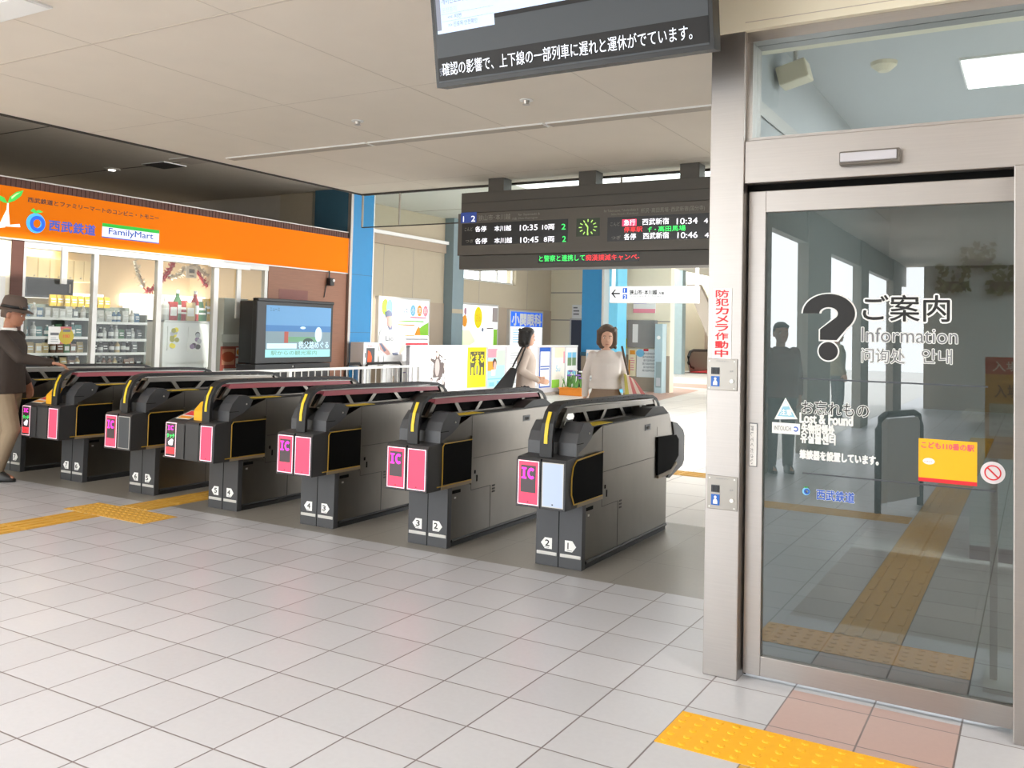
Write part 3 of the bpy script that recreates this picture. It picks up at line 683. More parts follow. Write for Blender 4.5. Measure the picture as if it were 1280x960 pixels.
# ================================================================== HANGING DEPARTURE BOARD
YB = 8.5; BX0, BX1 = -5.68, -2.44
t = thing('departure_board', 'long dark grey departure board hanging from the ceiling over the gates', 'departure board', (-4.06, YB, 2.18))
m_board = M('board_grey', srgb(92, 86, 78), .5, vary=.03)
m_board2 = M('board_grey_dark', srgb(78, 73, 66), .5, vary=.03)
c = MB(); c.box(BX0+.02, BX1-.02, YB, YB+.34, 2.185, 2.335, m_board2); c.box(BX0, BX1, YB-.012, YB+.34, 2.34, 2.815, m_board); c.box(BX0+.03, BX1-.03, YB+.0, YB+.34, 2.82, 3.05, m_board2)
c.box(BX0+.03, BX1-.03, YB-.004, YB+.1, 2.93, 2.935, m_dseam); c.build('housing', t, bevel=.004)
YP = YB-.0125
c, P = Fb((0, YP, 0), X1, Z1); m_led = M('led_black', srgb(10, 8, 9), .35, vary=0)
P.rectp(577, 280, 710, 307, m_led); P.lift()
P.rectp(576, 266, 596, 279, e_blue); P.lift()
m_dl = M('dim_letter', srgb(150, 146, 138), .6, vary=0)
P.textp('1', 579, 277.5, 582, 270.5, e_white); P.textp('2', 589, 277, 594, 270, e_white)
P.textp('狭山市･本川越', 598, 276.3, 638, 269, m_dl); P.textp('方面', 640, 275, 646, 272, m_dl)
P.textp('for Sayamashi &', 648, 270.5, 675, 267, m_dl); P.textp('Hon-Kawagoe', 648, 275, 672, 271.6, m_dl)
P.textp('こんど', 581, 289, 591, 284.5, m_dl); P.textp('つぎ', 582, 303.5, 592, 299.5, m_dl)
for s, x0, x1, col in (('各停', 594, 608, e_white), ('本川越', 618, 639, e_white), ('10:35', 650, 672, e_white), ('10両', 678, 693, e_white), ('2', 702, 707, e_green)):
    P.textp(s, x0, 290-(x0-594)*.028, x1, 283-(x0-594)*.028, col, .006)
for s, x0, x1, col in (('各停', 594, 609, e_white), ('本川越', 618, 640, e_white), ('10:45', 650.5, 673, e_white), ('8両', 680, 693, e_white), ('2', 703, 707.5, e_green)):
    P.textp(s, x0, 305-(x0-594)*.025, x1, 298-(x0-594)*.025, col, .006)
c.build('departure_panel', t)
c, P = Fb((0, YP, 0), X1, Z1); a = P.at(759, 302); P.rect(a[0], a[1], a[0]+1.30, P.at(759, 272)[1], m_led); P.lift()
P.textp('for Tokorozawa, Takadanobaba &', 755, 266, 798, 262.3, m_dl); P.textp('Seibu-Shinjuku (Kokubunji)', 764, 270, 798, 266.6, m_dl)
P.textp('所沢･高田馬場･西武新宿(国分寺)', 801, 267.5, 881, 260.5, m_dl)
P.textp('こんど', 763, 282.5, 775, 278, m_dl); P.textp('つぎ', 764, 299.5, 776, 295, m_dl)
P.rectp(778, 283, 795.5, 274.5, e_redbg); P.lift()
for s, x0, x1, yb, h, col in (('急行', 780, 794, 282, 7.2, e_white), ('西武新宿', 803, 836, 281.5, 8, e_white), ('10:34', 846, 872, 280.5, 7.5, e_white), ('4', 880, 885, 279, 6, e_white), ('停車駅', 780, 803, 290.5, 6.6, e_red), ('ｆ･', 810, 820, 290, 6, e_green), ('高田馬場', 823, 857, 289.7, 7, e_green), ('各停', 780, 795, 300, 8, e_white), ('西武新宿', 804, 836, 299, 8, e_white), ('10:46', 847, 872, 298, 7.5, e_white), ('4', 881, 886, 297, 6, e_white)):
    P.textp(s, x0, yb, x1, yb-h, col, .006)
c.build('departure_panel', t)
c, P = Fb((0, YP, 0), X1, Z1); u, v = P.at(735, 284); P.rect(u-.135, v-.095, u+.135, v+.095, M('clock_face', srgb(38, 52, 24), .4, vary=0)); P.lift()
e_cg = M('clock_green', (.35, .6, .12), emit=.7)
for k in range(12):
    an = math.radians(30*k); ca, sa = math.cos(an), math.sin(an)
    P.poly([(u+ca*.070-sa*.006, v+(sa*.070+ca*.006)*.8), (u+ca*.070+sa*.006, v+(sa*.070-ca*.006)*.8), (u+ca*.105+sa*.006, v+(sa*.105-ca*.006)*.8), (u+ca*.105-sa*.006, v+(sa*.105+ca*.006)*.8)], e_cg)
ck = c.build('clock', t)
c, P = Fb((0, YP-.003, 0), X1, Z1)
for an, ln, w_ in ((-90-25, .05, .008), (-93, .08, .006)):
    an = math.radians(an if ln > .06 else 128); ca, sa = math.cos(an), math.sin(an); P.poly([(u-sa*w_, v+ca*w_), (u+sa*w_, v-ca*w_), (u+ca*ln+sa*w_, v+sa*ln-ca*w_), (u+ca*ln-sa*w_, v+sa*ln+ca*w_)], e_cg)
c.build('clock_hands', ck)
c, P = Fb((0, YB-.001, 0), X1, Z1); P.rectp(672.5, 329, 799, 318.5, m_led); P.lift(); P.textp('と警察と連携して', 674, 327, 731, 319.5, e_green, .004); P.textp('痴漢撲滅キャンペ-', 732, 326, 799, 318.5, e_red, .004); c.build('ticker', t)
for px in (624.5, 738, 865):
    x = on_y(px, 230, YB+.1).x; c = MB(); c.box(x-.1, x+.1, YB+.02, YB+.2, 3.05, ZC+.0, m_board2); c.build('hanger', t, bevel=.004)

# ================================================================== HANGING INFORMATION SCREEN
p0 = on_y(546, 110, 3.5); pr = on_y(892.5, 65, 3.5); tl = math.radians(10)
U = Vector((0, -math.sin(tl), math.cos(tl))); R_ = Vector((1, 0, 0)); N_ = R_.cross(U); W_ = pr.x-p0.x; HT = .80
t = thing('information_screen', 'large tilted information screen hanging from the ceiling at the top edge', 'screen', p0+R_*W_/2)
c = MB(); c.T = Matrix(((R_.x, U.x, -N_.x, p0.x), (R_.y, U.y, -N_.y, p0.y), (R_.z, U.z, -N_.z, p0.z), (0, 0, 0, 1)))
c.box(0, W_, 0, HT, .001, .09, m_black); c.box(W_*.3, W_*.7, .2, .6, .09, .16, m_black); c.build('housing', t)
c, P = Fb(p0, R_, U); e_dk = M('screen_dark', srgb(66, 70, 74), emit=.25); e_bk = M('screen_black', srgb(24, 24, 25), emit=.1); e_lb = M('screen_pale_blue', srgb(190, 215, 245), emit=.36); e_gr = M('screen_grey', srgb(120, 124, 138), emit=.4)
P.rect(.018, .02, W_-.018, HT-.02, e_dk); P.lift(); P.rect(.018, .028, W_-.018, .135, e_bk); P.lift()
P.rect(.03, .245, .345, HT-.02, e_lb); P.rect(.345, .275, W_-.025, .295, e_bk); P.lift()
P.rect(.03, .26, .055, HT-.02, e_gr); P.rect(.345, .295, W_-.03, HT-.02, e_lb); P.lift()
e_sg = M('screen_green', srgb(140, 190, 110), emit=.5); e_sb = M('screen_blue', srgb(110, 165, 250), emit=.7); e_tx = M('screen_text_grey', srgb(120, 126, 140), emit=.3)
P.rect(.35, .41, .62, HT-.02, e_sg); P.rect(.635, .44, W_-.03, HT-.02, e_sg); P.poly([(.36, .385), (.36, .36), (.46, .395)], e_sb); P.poly([(.64, .40), (.95, .49), (.95, .46)], e_sb); P.lift()
P.rect(.06, .425, .345, .428, e_tx); P.text('게이힌토호쿠선', .065, .375, .034, e_tx, .15); P.text('운전중지', .065, .338, .022, M('screen_text_pale', srgb(165, 180, 200), emit=.4), .08)
P.text('<< 지연', .095, .305, .02, e_tx, .075); P.text('>> 진료목 안전확인', .095, .268, .022, e_tx, .16)
P.rect(.06, .33, .345, .331, e_tx); P.rect(.06, .297, .345, .298, e_tx)
u, v = .70, .345
for cx in (u-.075, u+.075): P.ring(cx, v, .03, .025, e_tx, 90 if cx < u else -90, 270 if cx < u else 90, 16)
P.rect(u-.075, v+.025, u+.075, v+.03, e_tx); P.rect(u-.075, v-.03, u+.075, v-.025, e_tx); P.rect(u-.07, v+.035, u+.05, v+.055, e_sb); P.text('GRUTTO', u-.085, v-.014, .022, e_sb, .095); P.text('TOKYO', u+.015, v-.014, .022, M('screen_orange', srgb(240, 190, 140), emit=.5), .07)
P.rect(.80, .335, 1.17, .395, e_tx); P.lift(); P.rect(.803, .338, 1.167, .392, e_lb); P.lift(); P.text('ぐるっとプラス', .815, .352, .025, e_tx, .16); P.rect(1.14, .36, 1.24, .42, e_bk); P.lift(); P.text('検索', 1.15, .372, .03, e_lb, .07)
P.text('安', .03, .05, .04, e_tx, .02); P.text('確認の影響で、上下線の一部列車に遅れと運休がでています。', .045, .048, .062, M('screen_text_white', (.85, .9, 1), emit=.5), W_-.13); c.build('display', t)
c = MB(); q = p0+R_*W_/2-N_*.12+U*.4; c.tube([q, (q.x, q.y, ZC)], .03, m_black); c.build('ceiling_bracket', t)

# ================================================================== CEILING FITTINGS
def fitting(name, label, cat, x0, x1, y0, y1, z, m, frame=.012, group=None):
    t = thing(name, label, cat, ((x0+x1)/2, (y0+y1)/2, z), group)
    c = MB(); c.box(x0-frame, x1+frame, y0-frame, y1+frame, z-.012, z, m_white); c.build('frame', t)
    c = MB(); c.box(x0, x1, y0, y1, z-.016, z-.011, m); c.build('diffuser' if 'light' in name else 'grille', t); return t
fitting('ceiling_light', 'recessed ceiling light at the upper left edge, unlit grey', 'ceiling light', -5.6, -4.65, 2.72, 2.9, ZC, m_paper)
for k, (x0, x1) in enumerate(((-7.15, -5.35), (-5.3, -3.5), (-3.45, -1.7))):
    fitting('ceiling_vent', ('slim ceiling vent with an orange tint next to the darker ceiling edge', 'slim ceiling vent in the middle of the vent line', 'slim ceiling vent in front of the departure board')[k], 'vent', x0, x1, 6.42, 6.52, ZC, M('vent_grey', srgb(176, 166, 152), .6), group='slim ceiling vents')
for p, lab in (((447, 151), 'round sprinkler on the ceiling left of the information screen'), ((658, 125), 'round sprinkler on the ceiling under the information screen')):
    q = on_z(*p, ZC); c = MB(); c.loft([(q.x, q.y, ZC, .05, .05), (q.x, q.y, ZC-.006, .05, .05)], m_white, 20); c.loft([(q.x, q.y, ZC-.006, .025, .025), (q.x, q.y, ZC-.03, .018, .018), (q.x, q.y, ZC-.035, .028, .028)], m_steel, 14)
    tag(c.build('sprinkler', loc=(q.x, q.y, ZC)), lab, 'sprinkler')
q = on_z(140, 211, 3.95); t = thing('downlight', 'small glowing downlight in the dark ceiling above the orange sign', 'downlight', q)
c = MB(); c.loft([(q.x, q.y, 3.95, .13, .13), (q.x, q.y, 3.93, .12, .12)], m_seam, 20); c.build('ring', t); c = MB(); c.loft([(q.x, q.y, 3.93, .05, .05), (q.x, q.y, 3.922, .05, .05)], e_lamp, 16); c.build('lamp', t)
for p, lab in (((205, 206), 'dark ceiling grille nearer the orange sign'), ((240, 200), 'pale ceiling grille near the ceiling edge')):
    q = on_z(*p, 3.95); fitting('ceiling_grille', lab, 'vent', q.x-.25, q.x+.25, q.y-.2, q.y+.2, 3.95, m_dseam if p[0] == 205 else m_seam)
area('hall_fill', (1.4, 2.6, ZC-.03), 1.2, .2, 22, (1, .985, .96))  # unseen lamp added to brighten the fascia over the door
fitting('ceiling_light', 'unseen ceiling light added to brighten the office fascia', 'ceiling light', .8, 2.0, 2.5, 2.7, ZC, e_lamp)
# fill lamps added outside the frame to the rear, brightening floor and hall
for x in (-6.2, -3.8, -1.4):
    for y in (-.6, 1.6):
        if x > -2 and y > 0: x = 1.0
        area('hall_fill', (x, y, ZC-.03), 1.2, .2, 15.5, (1, .985, .96))
        fitting('ceiling_light', 'unseen fill light added to the hall ceiling behind the viewpoint', 'ceiling light', x-.6, x+.6, y-.1, y+.1, ZC, e_lamp, group='added hall fill lights')
# ================================================================== SHOP SIGN
yL, yR = 3.0, on_x(436, 320, XS).y; sb, st = 2.455, 3.058
t = thing('shop_sign', 'long orange fascia sign over the convenience store front', 'sign', (XS, (yL+yR)/2, sb))
c = MB(); c.box(XS-.25, XS, yL, yR, sb, st, m_orange); c.box(XS-.25, XS+.004, yR-.012, yR+.012, sb-.01, st+.01, m_frame); c.box(XS-.2, XS+.004, yL, yR, sb-.018, sb, m_frame)
c.build('sign_box', t)
c = MB(); c.box(XS-.25, XS-.02, yL, yR-.02, st, st+.10, m_dbrown); c.box(XS-.26, XS, yL, yR-.02, st+.10, st+.112, m_frame)
y = yL
while y < yR-.03: c.box(XS-.02, XS-.012, y, y+.05, st, st+.10, m_dbrown); y += .06
c.build('cornice', t)
c, P = Fb((XS, 0, 0), Y1, Z1); P.l = .003
P.textp('西武鉄道とファミリーマートのコンビニ・トモニー', 34.5, 252.5, 199, 246, m_ink, .02)
mb_ = M('sign_blue', srgb(58, 92, 200), emit=.08); P.textp('西武鉄道', 61, 288, 119, 274.5, mb_, .03)
a = P.at(127, 296.5); b_ = P.at(198.5, 300); cc = P.at(127, 276.5)
w_ = b_[0]-a[0]; P.rect(a[0], a[1], b_[0], cc[1]-.02, M('sign_white', (.85, .88, .95), emit=.15)); P.lift()
P.rect(a[0], cc[1]-.065, b_[0], cc[1]-.02, M('sign_green', srgb(20, 160, 40), emit=.35)); P.rect(a[0], a[1], b_[0], a[1]+.012, mb_); P.lift()
P.text('FamilyMart', a[0]+w_*.11, a[1]+.028, (cc[1]-a[1])*.5, M('sign_blue_text', srgb(0, 80, 180), emit=.08), w_*.78, .012)
u, v = P.at(44.5, 279); k = P.at(54, 279)[0]-u
e1 = M('logo_pale_blue', srgb(70, 170, 240), emit=.35); e2 = M('logo_blue', srgb(20, 90, 210), emit=.35); eg = M('logo_green', srgb(60, 190, 70), emit=.35)
P.ring(u, v, k*1.25, k*.62, e1); P.lift(); P.ring(u+k*.22, v-k*.05, k*1.0, k*.55, e2); P.poly([(u-k*.8, v+k*1.45), (u-k*.1, v+k*1.2), (u+k*.9, v+k*1.5), (u+k*.3, v+k*1.75), (u, v+k*1.55), (u-k*.4, v+k*1.85)], eg)
ew = M('logo_white', srgb(250, 240, 230), emit=.5)
P.polyp([(-2, 285), (6, 284), (8, 262), (8.5, 254), (10.5, 254), (10.5, 264), (12, 281), (24, 280), (25, 284), (-2, 282.5)], ew)
P.polyp([(9, 254), (12, 246), (20, 240), (29, 238), (26, 245), (18, 251)], eg); P.polyp([(9, 254), (5, 247), (-3, 243), (-3, 249), (4, 253)], eg); P.lift(); P.polyp([(14, 249), (20, 244), (25, 240.5), (20, 242), (14, 246)], M('logo_light_green', srgb(190, 235, 150), emit=.4))
c.build('lettering', t)

# ================================================================== SHOP INTERIOR
for k, (px, py) in enumerate(((55, 308), (102, 323), (128, 324))):
    q = on_z(px, py, 2.72); fitting('shop_ceiling_light', ('square lit ceiling panel in the shop, closest to the brown post', 'lit ceiling panel in the shop behind the hanging post', 'lit ceiling panel in the shop next to the dome camera')[k], 'ceiling light', q.x-.3, q.x+.3, q.y-.3, q.y+.3, 2.72, e_shop)
area('shop_lamp', (-12.3, 6.5, 2.66), 2.5, 6, 32, (1, .9, .74))
area('shop_lamp', (-12.3, 10.2, 2.66), 2.0, 2.5, 12, (1, .9, .74))
q = on_z(134, 330, 2.72); t = thing('dome_camera', 'small black dome camera on the shop ceiling', 'camera', q)
c = MB(); c.loft([(q.x, q.y, 2.72, .08, .08), (q.x, q.y, 2.69, .08, .08)], m_white, 18); c.build('base', t); c = MB(); c.ell((q.x, q.y, 2.685), (.06, .06, .05), m_black); c.build('dome', t)
# wall cabinets
XBk = -14.39
def shop(px, py, X): return on_x(px, py, X)
m_cream = M('cream_cabinet', srgb(240, 222, 178), .5, vary=.02)
yz = [(32, 62), (62.5, 92), (92.5, 117), (122, 128)]
zt, zb2 = on_x(60, 322, -14.0).z, on_x(60, 350, -14.0).z
for k, (x0, x1) in enumerate(yz[:3]):
    y0, y1 = on_x(x0, 340, -14.0).y, on_x(x1, 340, -14.0).y
    t = thing('wall_cabinet', ('cream wall cabinet in the shop next to the brown post', 'cream wall cabinet in the shop behind the hanging post', 'cream wall cabinet in the shop above the yellow packets')[k], 'cabinet', (-14.2, (y0+y1)/2, zb2), 'cream wall cabinets')
    c = MB(); c.box(-14.4, -14.02, y0, y1, zb2, zt, m_cream); c.build('body', t)
    for a, bb in ((y0, (y0+y1)/2), ((y0+y1)/2, y1)):
        c = MB(); c.box(-14.02, -14.0, a+.008, bb-.008, zb2+.01, zt-.01, m_cream); d = c.build('door', t, bevel=.003)
        c = MB(); c.tube([(-13.995, bb-.06, zb2+.06), (-13.98, bb-.06, zb2+.06)], .012, m_steel, 8); c.build('knob', d)
# range hood / counter screen
a, bb = on_x(31, 370, -13.2), on_x(92, 352, -13.2)
t = thing('counter_hood', 'dark grey hood panel above the counter in the shop', 'hood', (-13.4, (a.y+bb.y)/2, a.z))
c = MB(); c.box(-13.7, -13.2, a.y, bb.y, a.z, bb.z+.03, m_dgrey); c.build('body', t); c = MB(); c.box(-13.2, -13.19, bb.y-.75, bb.y-.02, a.z+.03, bb.z+.0, m_black); c.tube([(-13.17, bb.y-.08, a.z+.08), (-13.17, bb.y-.08, bb.z-.05)], .012, m_steel); c.build('door', t)
# lit refrigerated case along the back wall
y0, y1 = on_x(166, 400, -14.0).y, on_x(330, 400, -14.0).y+.8; zc0 = on_x(240, 385, -14.0).z; zc1 = on_x(240, 371, -14.0).z
t = thing('open_display_case', 'long open refrigerated case with a bright lit top in the shop', 'display case', (-14.1, (y0+y1)/2, 0))
c = MB(); c.box(-14.38, -13.6, y0, y1, 0, .5, m_white); c.box(-14.38, -14.3, y0, y1, .5, zc0, m_white)
for z in (.75, 1.0, 1.25, 1.5): c.box(-14.3, -13.8, y0, y1, z-.02, z, m_frame)
c.build('body', t); c = MB(); c.box(-14.38, -13.95, y0, y1, zc0, zc1, e_case); c.build('light_box', t)
y2, y3 = on_x(32, 385, -14.0).y, on_x(117, 385, -14.0).y
t = thing('counter_case', 'lit white food case on the counter under the dark hood', 'display case', (-14.1, (y2+y3)/2, 0)); zz = on_x(70, 374, -14.).z; z2 = on_x(70, 366, -14.).z
c = MB(); c.box(-14.38, -13.7, y2-.3, y3, 0, zz, m_cream); c.build('body', t); c = MB(); c.box(-14.38, -13.75, y2-.3, y3, zz, z2, e_case); c.build('light_box', t)
# garlands
def garland(pts, label, m):
    rnd = random.Random(len(pts)*7+int(pts[0][0])); path = []
    for (x0, y0), (x1, y1) in zip(pts[:-1], pts[1:]):
        for k in range(8): path.append((x0+(x1-x0)*k/8, y0+(y1-y0)*k/8))
    c = MB(); P3 = [on_x(x, y, -13.9) for x, y in path]
    c.tube(P3, .03, m, 6)
    for p in P3:
        for k in range(5):
            d = Vector((rnd.uniform(-1, 1), rnd.uniform(-1, 1), rnd.uniform(-1, 1))).normalized()*.085; e = Vector((-d.y, d.x, d.z)).normalized()*.014
            c.add([p-e, p+e, p+d+e, p+d-e], [(0, 1, 2, 3)], m)
    return tag(c.build('tinsel_garland'), label, 'garland', 'tinsel garlands in the shop')
m_tin = M('silver_tinsel', (.75, .73, .66), .3, .9, vary=.3, scale=30); m_tinr = M('red_tinsel', srgb(205, 30, 30), .4, .2, vary=.3, scale=30)
garland([(168, 326), (172, 342), (181, 361)], 'silver tinsel hanging on the shop wall, left of the red tinsel', m_tin)
garland([(183, 364), (195, 360), (205, 348), (212, 338), (218, 328)], 'red tinsel crossing behind a window mullion in the shop', m_tinr)
garland([(211, 347), (224, 344), (233, 335), (245, 331), (254, 342), (268, 348)], 'silver tinsel draped behind the wall thermostat in the shop', m_tin)
garland([(247, 340), (256, 355), (268, 364), (277, 365), (286, 354), (297, 343)], 'red tinsel hanging in a wide V in the shop', m_tinr)
# wall notice plates in shop
def plate(name, label, cat, X, px, m, draw=None, th=.02, group=None, floor=False):
    a = on_x(px[0], px[3], X); bb = on_x(px[2], px[1], X); zt_ = on_x(px[0], px[1], X).z
    if floor: a.z = 0
    c = MB(); c.box(X-th, X, a.y, bb.y, a.z, zt_, m); P = Panel(c, (X, 0, 0), Y1, Z1); P.u0, P.u1, P.v0, P.v1 = a.y, bb.y, a.z, zt_
    P.f = lambda u, v: (a.y+(bb.y-a.y)*u, a.z+(zt_-a.z)*v)
    P.fr = lambda u0, v0, u1, v1, mt: P.rect(*P.f(u0, v0), *P.f(u1, v1), mt)
    P.ft = lambda s, u0, v0, u1, v1, mt, bo=0.0: P.text(s, *P.f(u0, v0), (zt_-a.z)*(v1-v0), mt, (bb.y-a.y)*(u1-u0), bo)
    if draw: draw(P)
    return tag(c.build(name), label, cat, group)
def lines(P, u0, u1, v0, v1, n, m, seed=1):
    r_ = random.Random(seed)
    for k in range(n):
        v = v1-(v1-v0)*(k+.5)/n; P.fr(u0, v-(v1-v0)/n*.2, u0+(u1-u0)*r_.uniform(.6, 1), v+(v1-v0)/n*.2, m)
plate('thermostat', 'white square wall unit between tinsel strands in the shop', 'wall unit', -13.85, (233, 333, 246, 347), m_white, lambda P: (P.fr(.25, .45, .8, .8, m_grey_ink), P.fr(.3, .15, .75, .22, m_grey_ink)))
plate('wall_notice', 'blue-headed notice on the shop wall behind the last panes', 'notice', -13.85, (286, 352, 317, 367), m_paper, lambda P: (P.fr(0, .5, 1, 1, m_lblue), P.lift(), P.ft('ギフト', .1, .62, .6, .88, m_white, .03), lines(P, .08, .9, .05, .45, 3, m_lgrey_ink)))
# goods racks behind the panes
m_rk = M('rack_grey_green', srgb(118, 124, 114), .6)
def rack(label, xa, xb, X, shelves, top):
    y0, y1 = on_x(xa, 400, X).y, on_x(xb, 400, X).y
    t = thing('goods_rack', label, 'shelf rack', (X-.2, (y0+y1)/2, 0))
    c = MB(); c.box(X-.42, X-.40, y0, y1, 0, top, m_rk)
    for y in (y0, y1-.03): c.box(X-.42, X, y, y+.03, 0, top-.1, m_rk)
    c.build('frame', t)
    for z in shelves:
        c = MB(); c.box(X-.4, X, y0, y1, z-.025, z, m_rk); c.box(X, X+.008, y0, y1, z-.03, z+.006, m_frame); c.build('shelf', t)
    return y0, y1
cols = {'red': (178, 50, 46), 'green': (74, 120, 78), 'blue': (92, 128, 160), 'white': (214, 214, 208), 'grey': (110, 116, 118), 'black': (48, 48, 50), 'cream': (214, 190, 140), 'yellow': (216, 176, 60), 'brown': (120, 84, 60), 'teal': (96, 140, 138)}
PR = {}
def product(kind, cn):
    k = (kind, cn)
    if k in PR: return dup(PR[k])
    m = M('goods_'+cn, srgb(*cols[cn]), .4, vary=.2, scale=30); t = thing('goods_'+kind, '', kind, (0, 0, 0))
    c = MB()
    if kind == 'bottle':
        c.loft([(0, 0, 0, .03, .03), (0, 0, .005, .033, .033), (0, 0, .11, .033, .033), (0, 0, .14, .014, .014), (0, 0, .155, .013, .013)], m, 12); c.build('body', t, smooth=False)
        d = MB(); d.loft([(0, 0, .155, .015, .015), (0, 0, .175, .015, .015)], m_white, 12); d.build('cap', t); d = MB(); d.loft([(0, 0, .04, .0337, .0337), (0, 0, .09, .0337, .0337)], m_paper, 12); d.build('wrapper', t)
    elif kind == 'packet':
        c.add([(-.012, -.045, 0), (.012, -.045, 0), (.012, .045, 0), (-.012, .045, 0), (-.024, -.042, .07), (.024, -.042, .07), (.024, .042, .07), (-.024, .042, .07), (-.003, -.045, .15), (.003, -.045, .15), (.003, .045, .15), (-.003, .045, .15)],
              [(3, 2, 1, 0), (0, 1, 5, 4), (1, 2, 6, 5), (2, 3, 7, 6), (3, 0, 4, 7), (4, 5, 9, 8), (5, 6, 10, 9), (6, 7, 11, 10), (7, 4, 8, 11), (8, 9, 10, 11)], m); c.build('bag', t)
        d = MB(); d.add([(.0245, -.03, .05), (.0245, .03, .05), (.0185, .03, .10), (.0185, -.03, .10)], [(0, 1, 2, 3)], m_paper); d.build('print', t)
    else:
        c.box(-.03, .03, -.04, .04, 0, .12, m); c.build('carton_body', t, bevel=.003); d = MB(); d.box(.03, .0306, -.03, .03, .03, .085, m_paper); d.build('print', t)
    PR[k] = t; return t
def stock(y0, y1, X, zs, desc, kinds, palettes, step):
    r_ = random.Random(int(y0*100)+len(zs))
    for i, z in enumerate(zs):
        y = y0+.06
        while y < y1-.05:
            kd = r_.choice(kinds); cn = r_.choice(palettes[i % len(palettes)])
            o = product(kd, cn); o.location = (X-.07-r_.uniform(0, .05), y, z); o.rotation_euler = (0, 0, r_.uniform(-.15, .15))
            o.scale = (1, 1, r_.uniform(.85, 1.1))
            tier = ['top', 'second', 'third', 'lowest'][min(i, 3)]
            o['label'] = '%s %s on the %s shelf of %s' % (cn, kd, tier, desc); o['category'] = kd; o['group'] = '%s %ss on the %s shelf of %s' % (cn, kd, tier, desc)
            y += step*(1.0 if kd != 'bottle' else .85)
XR1 = -10.95
ztops = [on_x(70, yy, XR1).z for yy in (397, 421, 441.5, 461)]
ra = rack('goods rack filling the window between brown post and next mullion', 31, 113, XR1, ztops+[.3], on_x(70, 380, XR1).z)
stock(ra[0], ra[1], XR1, ztops, 'the wide goods rack', ['packet', 'carton', 'bottle'], [['blue', 'grey', 'white', 'black', 'teal', 'red'], ['grey', 'green', 'teal', 'white'], ['green', 'black', 'cream', 'brown'], ['black', 'brown', 'grey', 'cream']], .1)
zt2 = [on_x(150, yy, XR1).z for yy in (403, 424, 441, 462)]
rb = rack('goods rack with grey packets behind the middle pane', 118, 184, XR1, zt2+[.3], on_x(150, 384, XR1).z)
stock(rb[0], rb[1], XR1, zt2, 'the middle goods rack', ['packet', 'bottle'], [['grey', 'white', 'grey', 'blue'], ['green', 'grey', 'white', 'black'], ['black', 'grey', 'cream'], ['black', 'brown', 'cream']], .1)
# yellow packets beyond
for k in range(9):
    o = product('packet', 'yellow'); o.location = (-11.25, ra[0]+.55+k*.1, on_x(70, 380, XR1).z-.02); o['label'] = 'yellow packet standing along the top of the wide goods rack'; o['category'] = 'packet'; o['group'] = 'yellow packets along the rack top'
# posters on the pane
plate('window_poster', 'half white half red sale poster on the shop window', 'poster', XS-.045, (60, 408, 89.5, 430), m_paper, lambda P: (P.poly([P.f(.5, 0), P.f(1, 0), P.f(1, 1), P.f(.5, 1), P.f(.57, .5)], M('dull_rose_print', srgb(205, 120, 120), .6, vary=0)), P.lift(), P.fr(.08, .5, .45, .65, m_grey_ink), P.disc(*P.f(.78, .45), .1, M('olive_print', srgb(196, 176, 60), .6, vary=0)), P.lift(), P.ft('100', .64, .36, .92, .55, m_red, .02), lines(P, .1, .45, .1, .4, 3, m_lgrey_ink), P.fr(.62, .7, .95, .85, m_grey_ink)), .004)
# white stand with the yellow and purple figures print
XP = -10.85; a, bb = on_x(203, 470, XP), on_x(266, 400, XP)
t = thing('poster_stand', 'white shelf back with yellow and purple printed sheets inside the shop', 'display stand', (XP, (a.y+bb.y)/2, 0)); zt_ = on_x(235, 401, XP).z
c = MB(); c.box(XP-.4, XP-.02, a.y, bb.y, 0, zt_, m_white); c.box(XP-.4, XP+.0, a.y, bb.y, zt_-.03, zt_, m_frame)
for k in range(12): y = a.y+.35+(bb.y-a.y-.4)*k/11; c.box(XP-.02, XP, y-.006, y+.006, .1, .85, m_frame)
c.build('body', t)
def sheet(px, mt, m2, lab):
    a = on_x(px[0], px[3], XP+.01); bb = on_x(px[2], px[1], XP+.01); c = MB(); c.box(XP-.02, XP-.005, a.y, bb.y, a.z, bb.z, m_paper); P = Panel(c, (XP-.005, 0, 0), Y1, Z1); P.l = .002
    r_ = random.Random(px[0]); w_, h_ = bb.y-a.y, bb.z-a.z
    for k in range(11): P.disc(a.y+w_*r_.uniform(.22, .78), a.z+h_*r_.uniform(.15, .85), w_*.17, (mt, m2, m_lgrey_ink)[k % 3], h_*.10, 14); P.lift(.0003)
    tag(c.build('printed_sheet', t), lab)
sheet((210, 408, 229, 438), m_yelp, M('olive_print2', srgb(170, 165, 60), .6, vary=0), 'yellow printed sheet'); sheet((236, 409, 255, 440), M('violet_print', srgb(150, 120, 160), .6, vary=0), m_ink, 'purple and black printed sheet')
for k, (px, cn, kd) in enumerate(((206, 'white', 'bottle'), (214, 'red', 'carton'), (221, 'green', 'bottle'), (228, 'red', 'packet'), (236, 'cream', 'carton'), (243, 'red', 'bottle'), (251, 'green', 'packet'), (258, 'yellow', 'packet'))):
    o = product(kd, cn); y = on_x(px, 398, XP-.15).y; o.location = (XP-.15, y, zt_); o.scale = (1.6, 1.9, 2.0+(k % 3)*.3)
    o['label'] = 'large %s %s on top of the white poster stand, place %s from its left' % (cn, kd, ['first', 'second', 'third', 'fourth', 'fifth', 'sixth', 'seventh', 'last'][k]); o['category'] = kd; o['group'] = 'large goods on top of the poster stand'
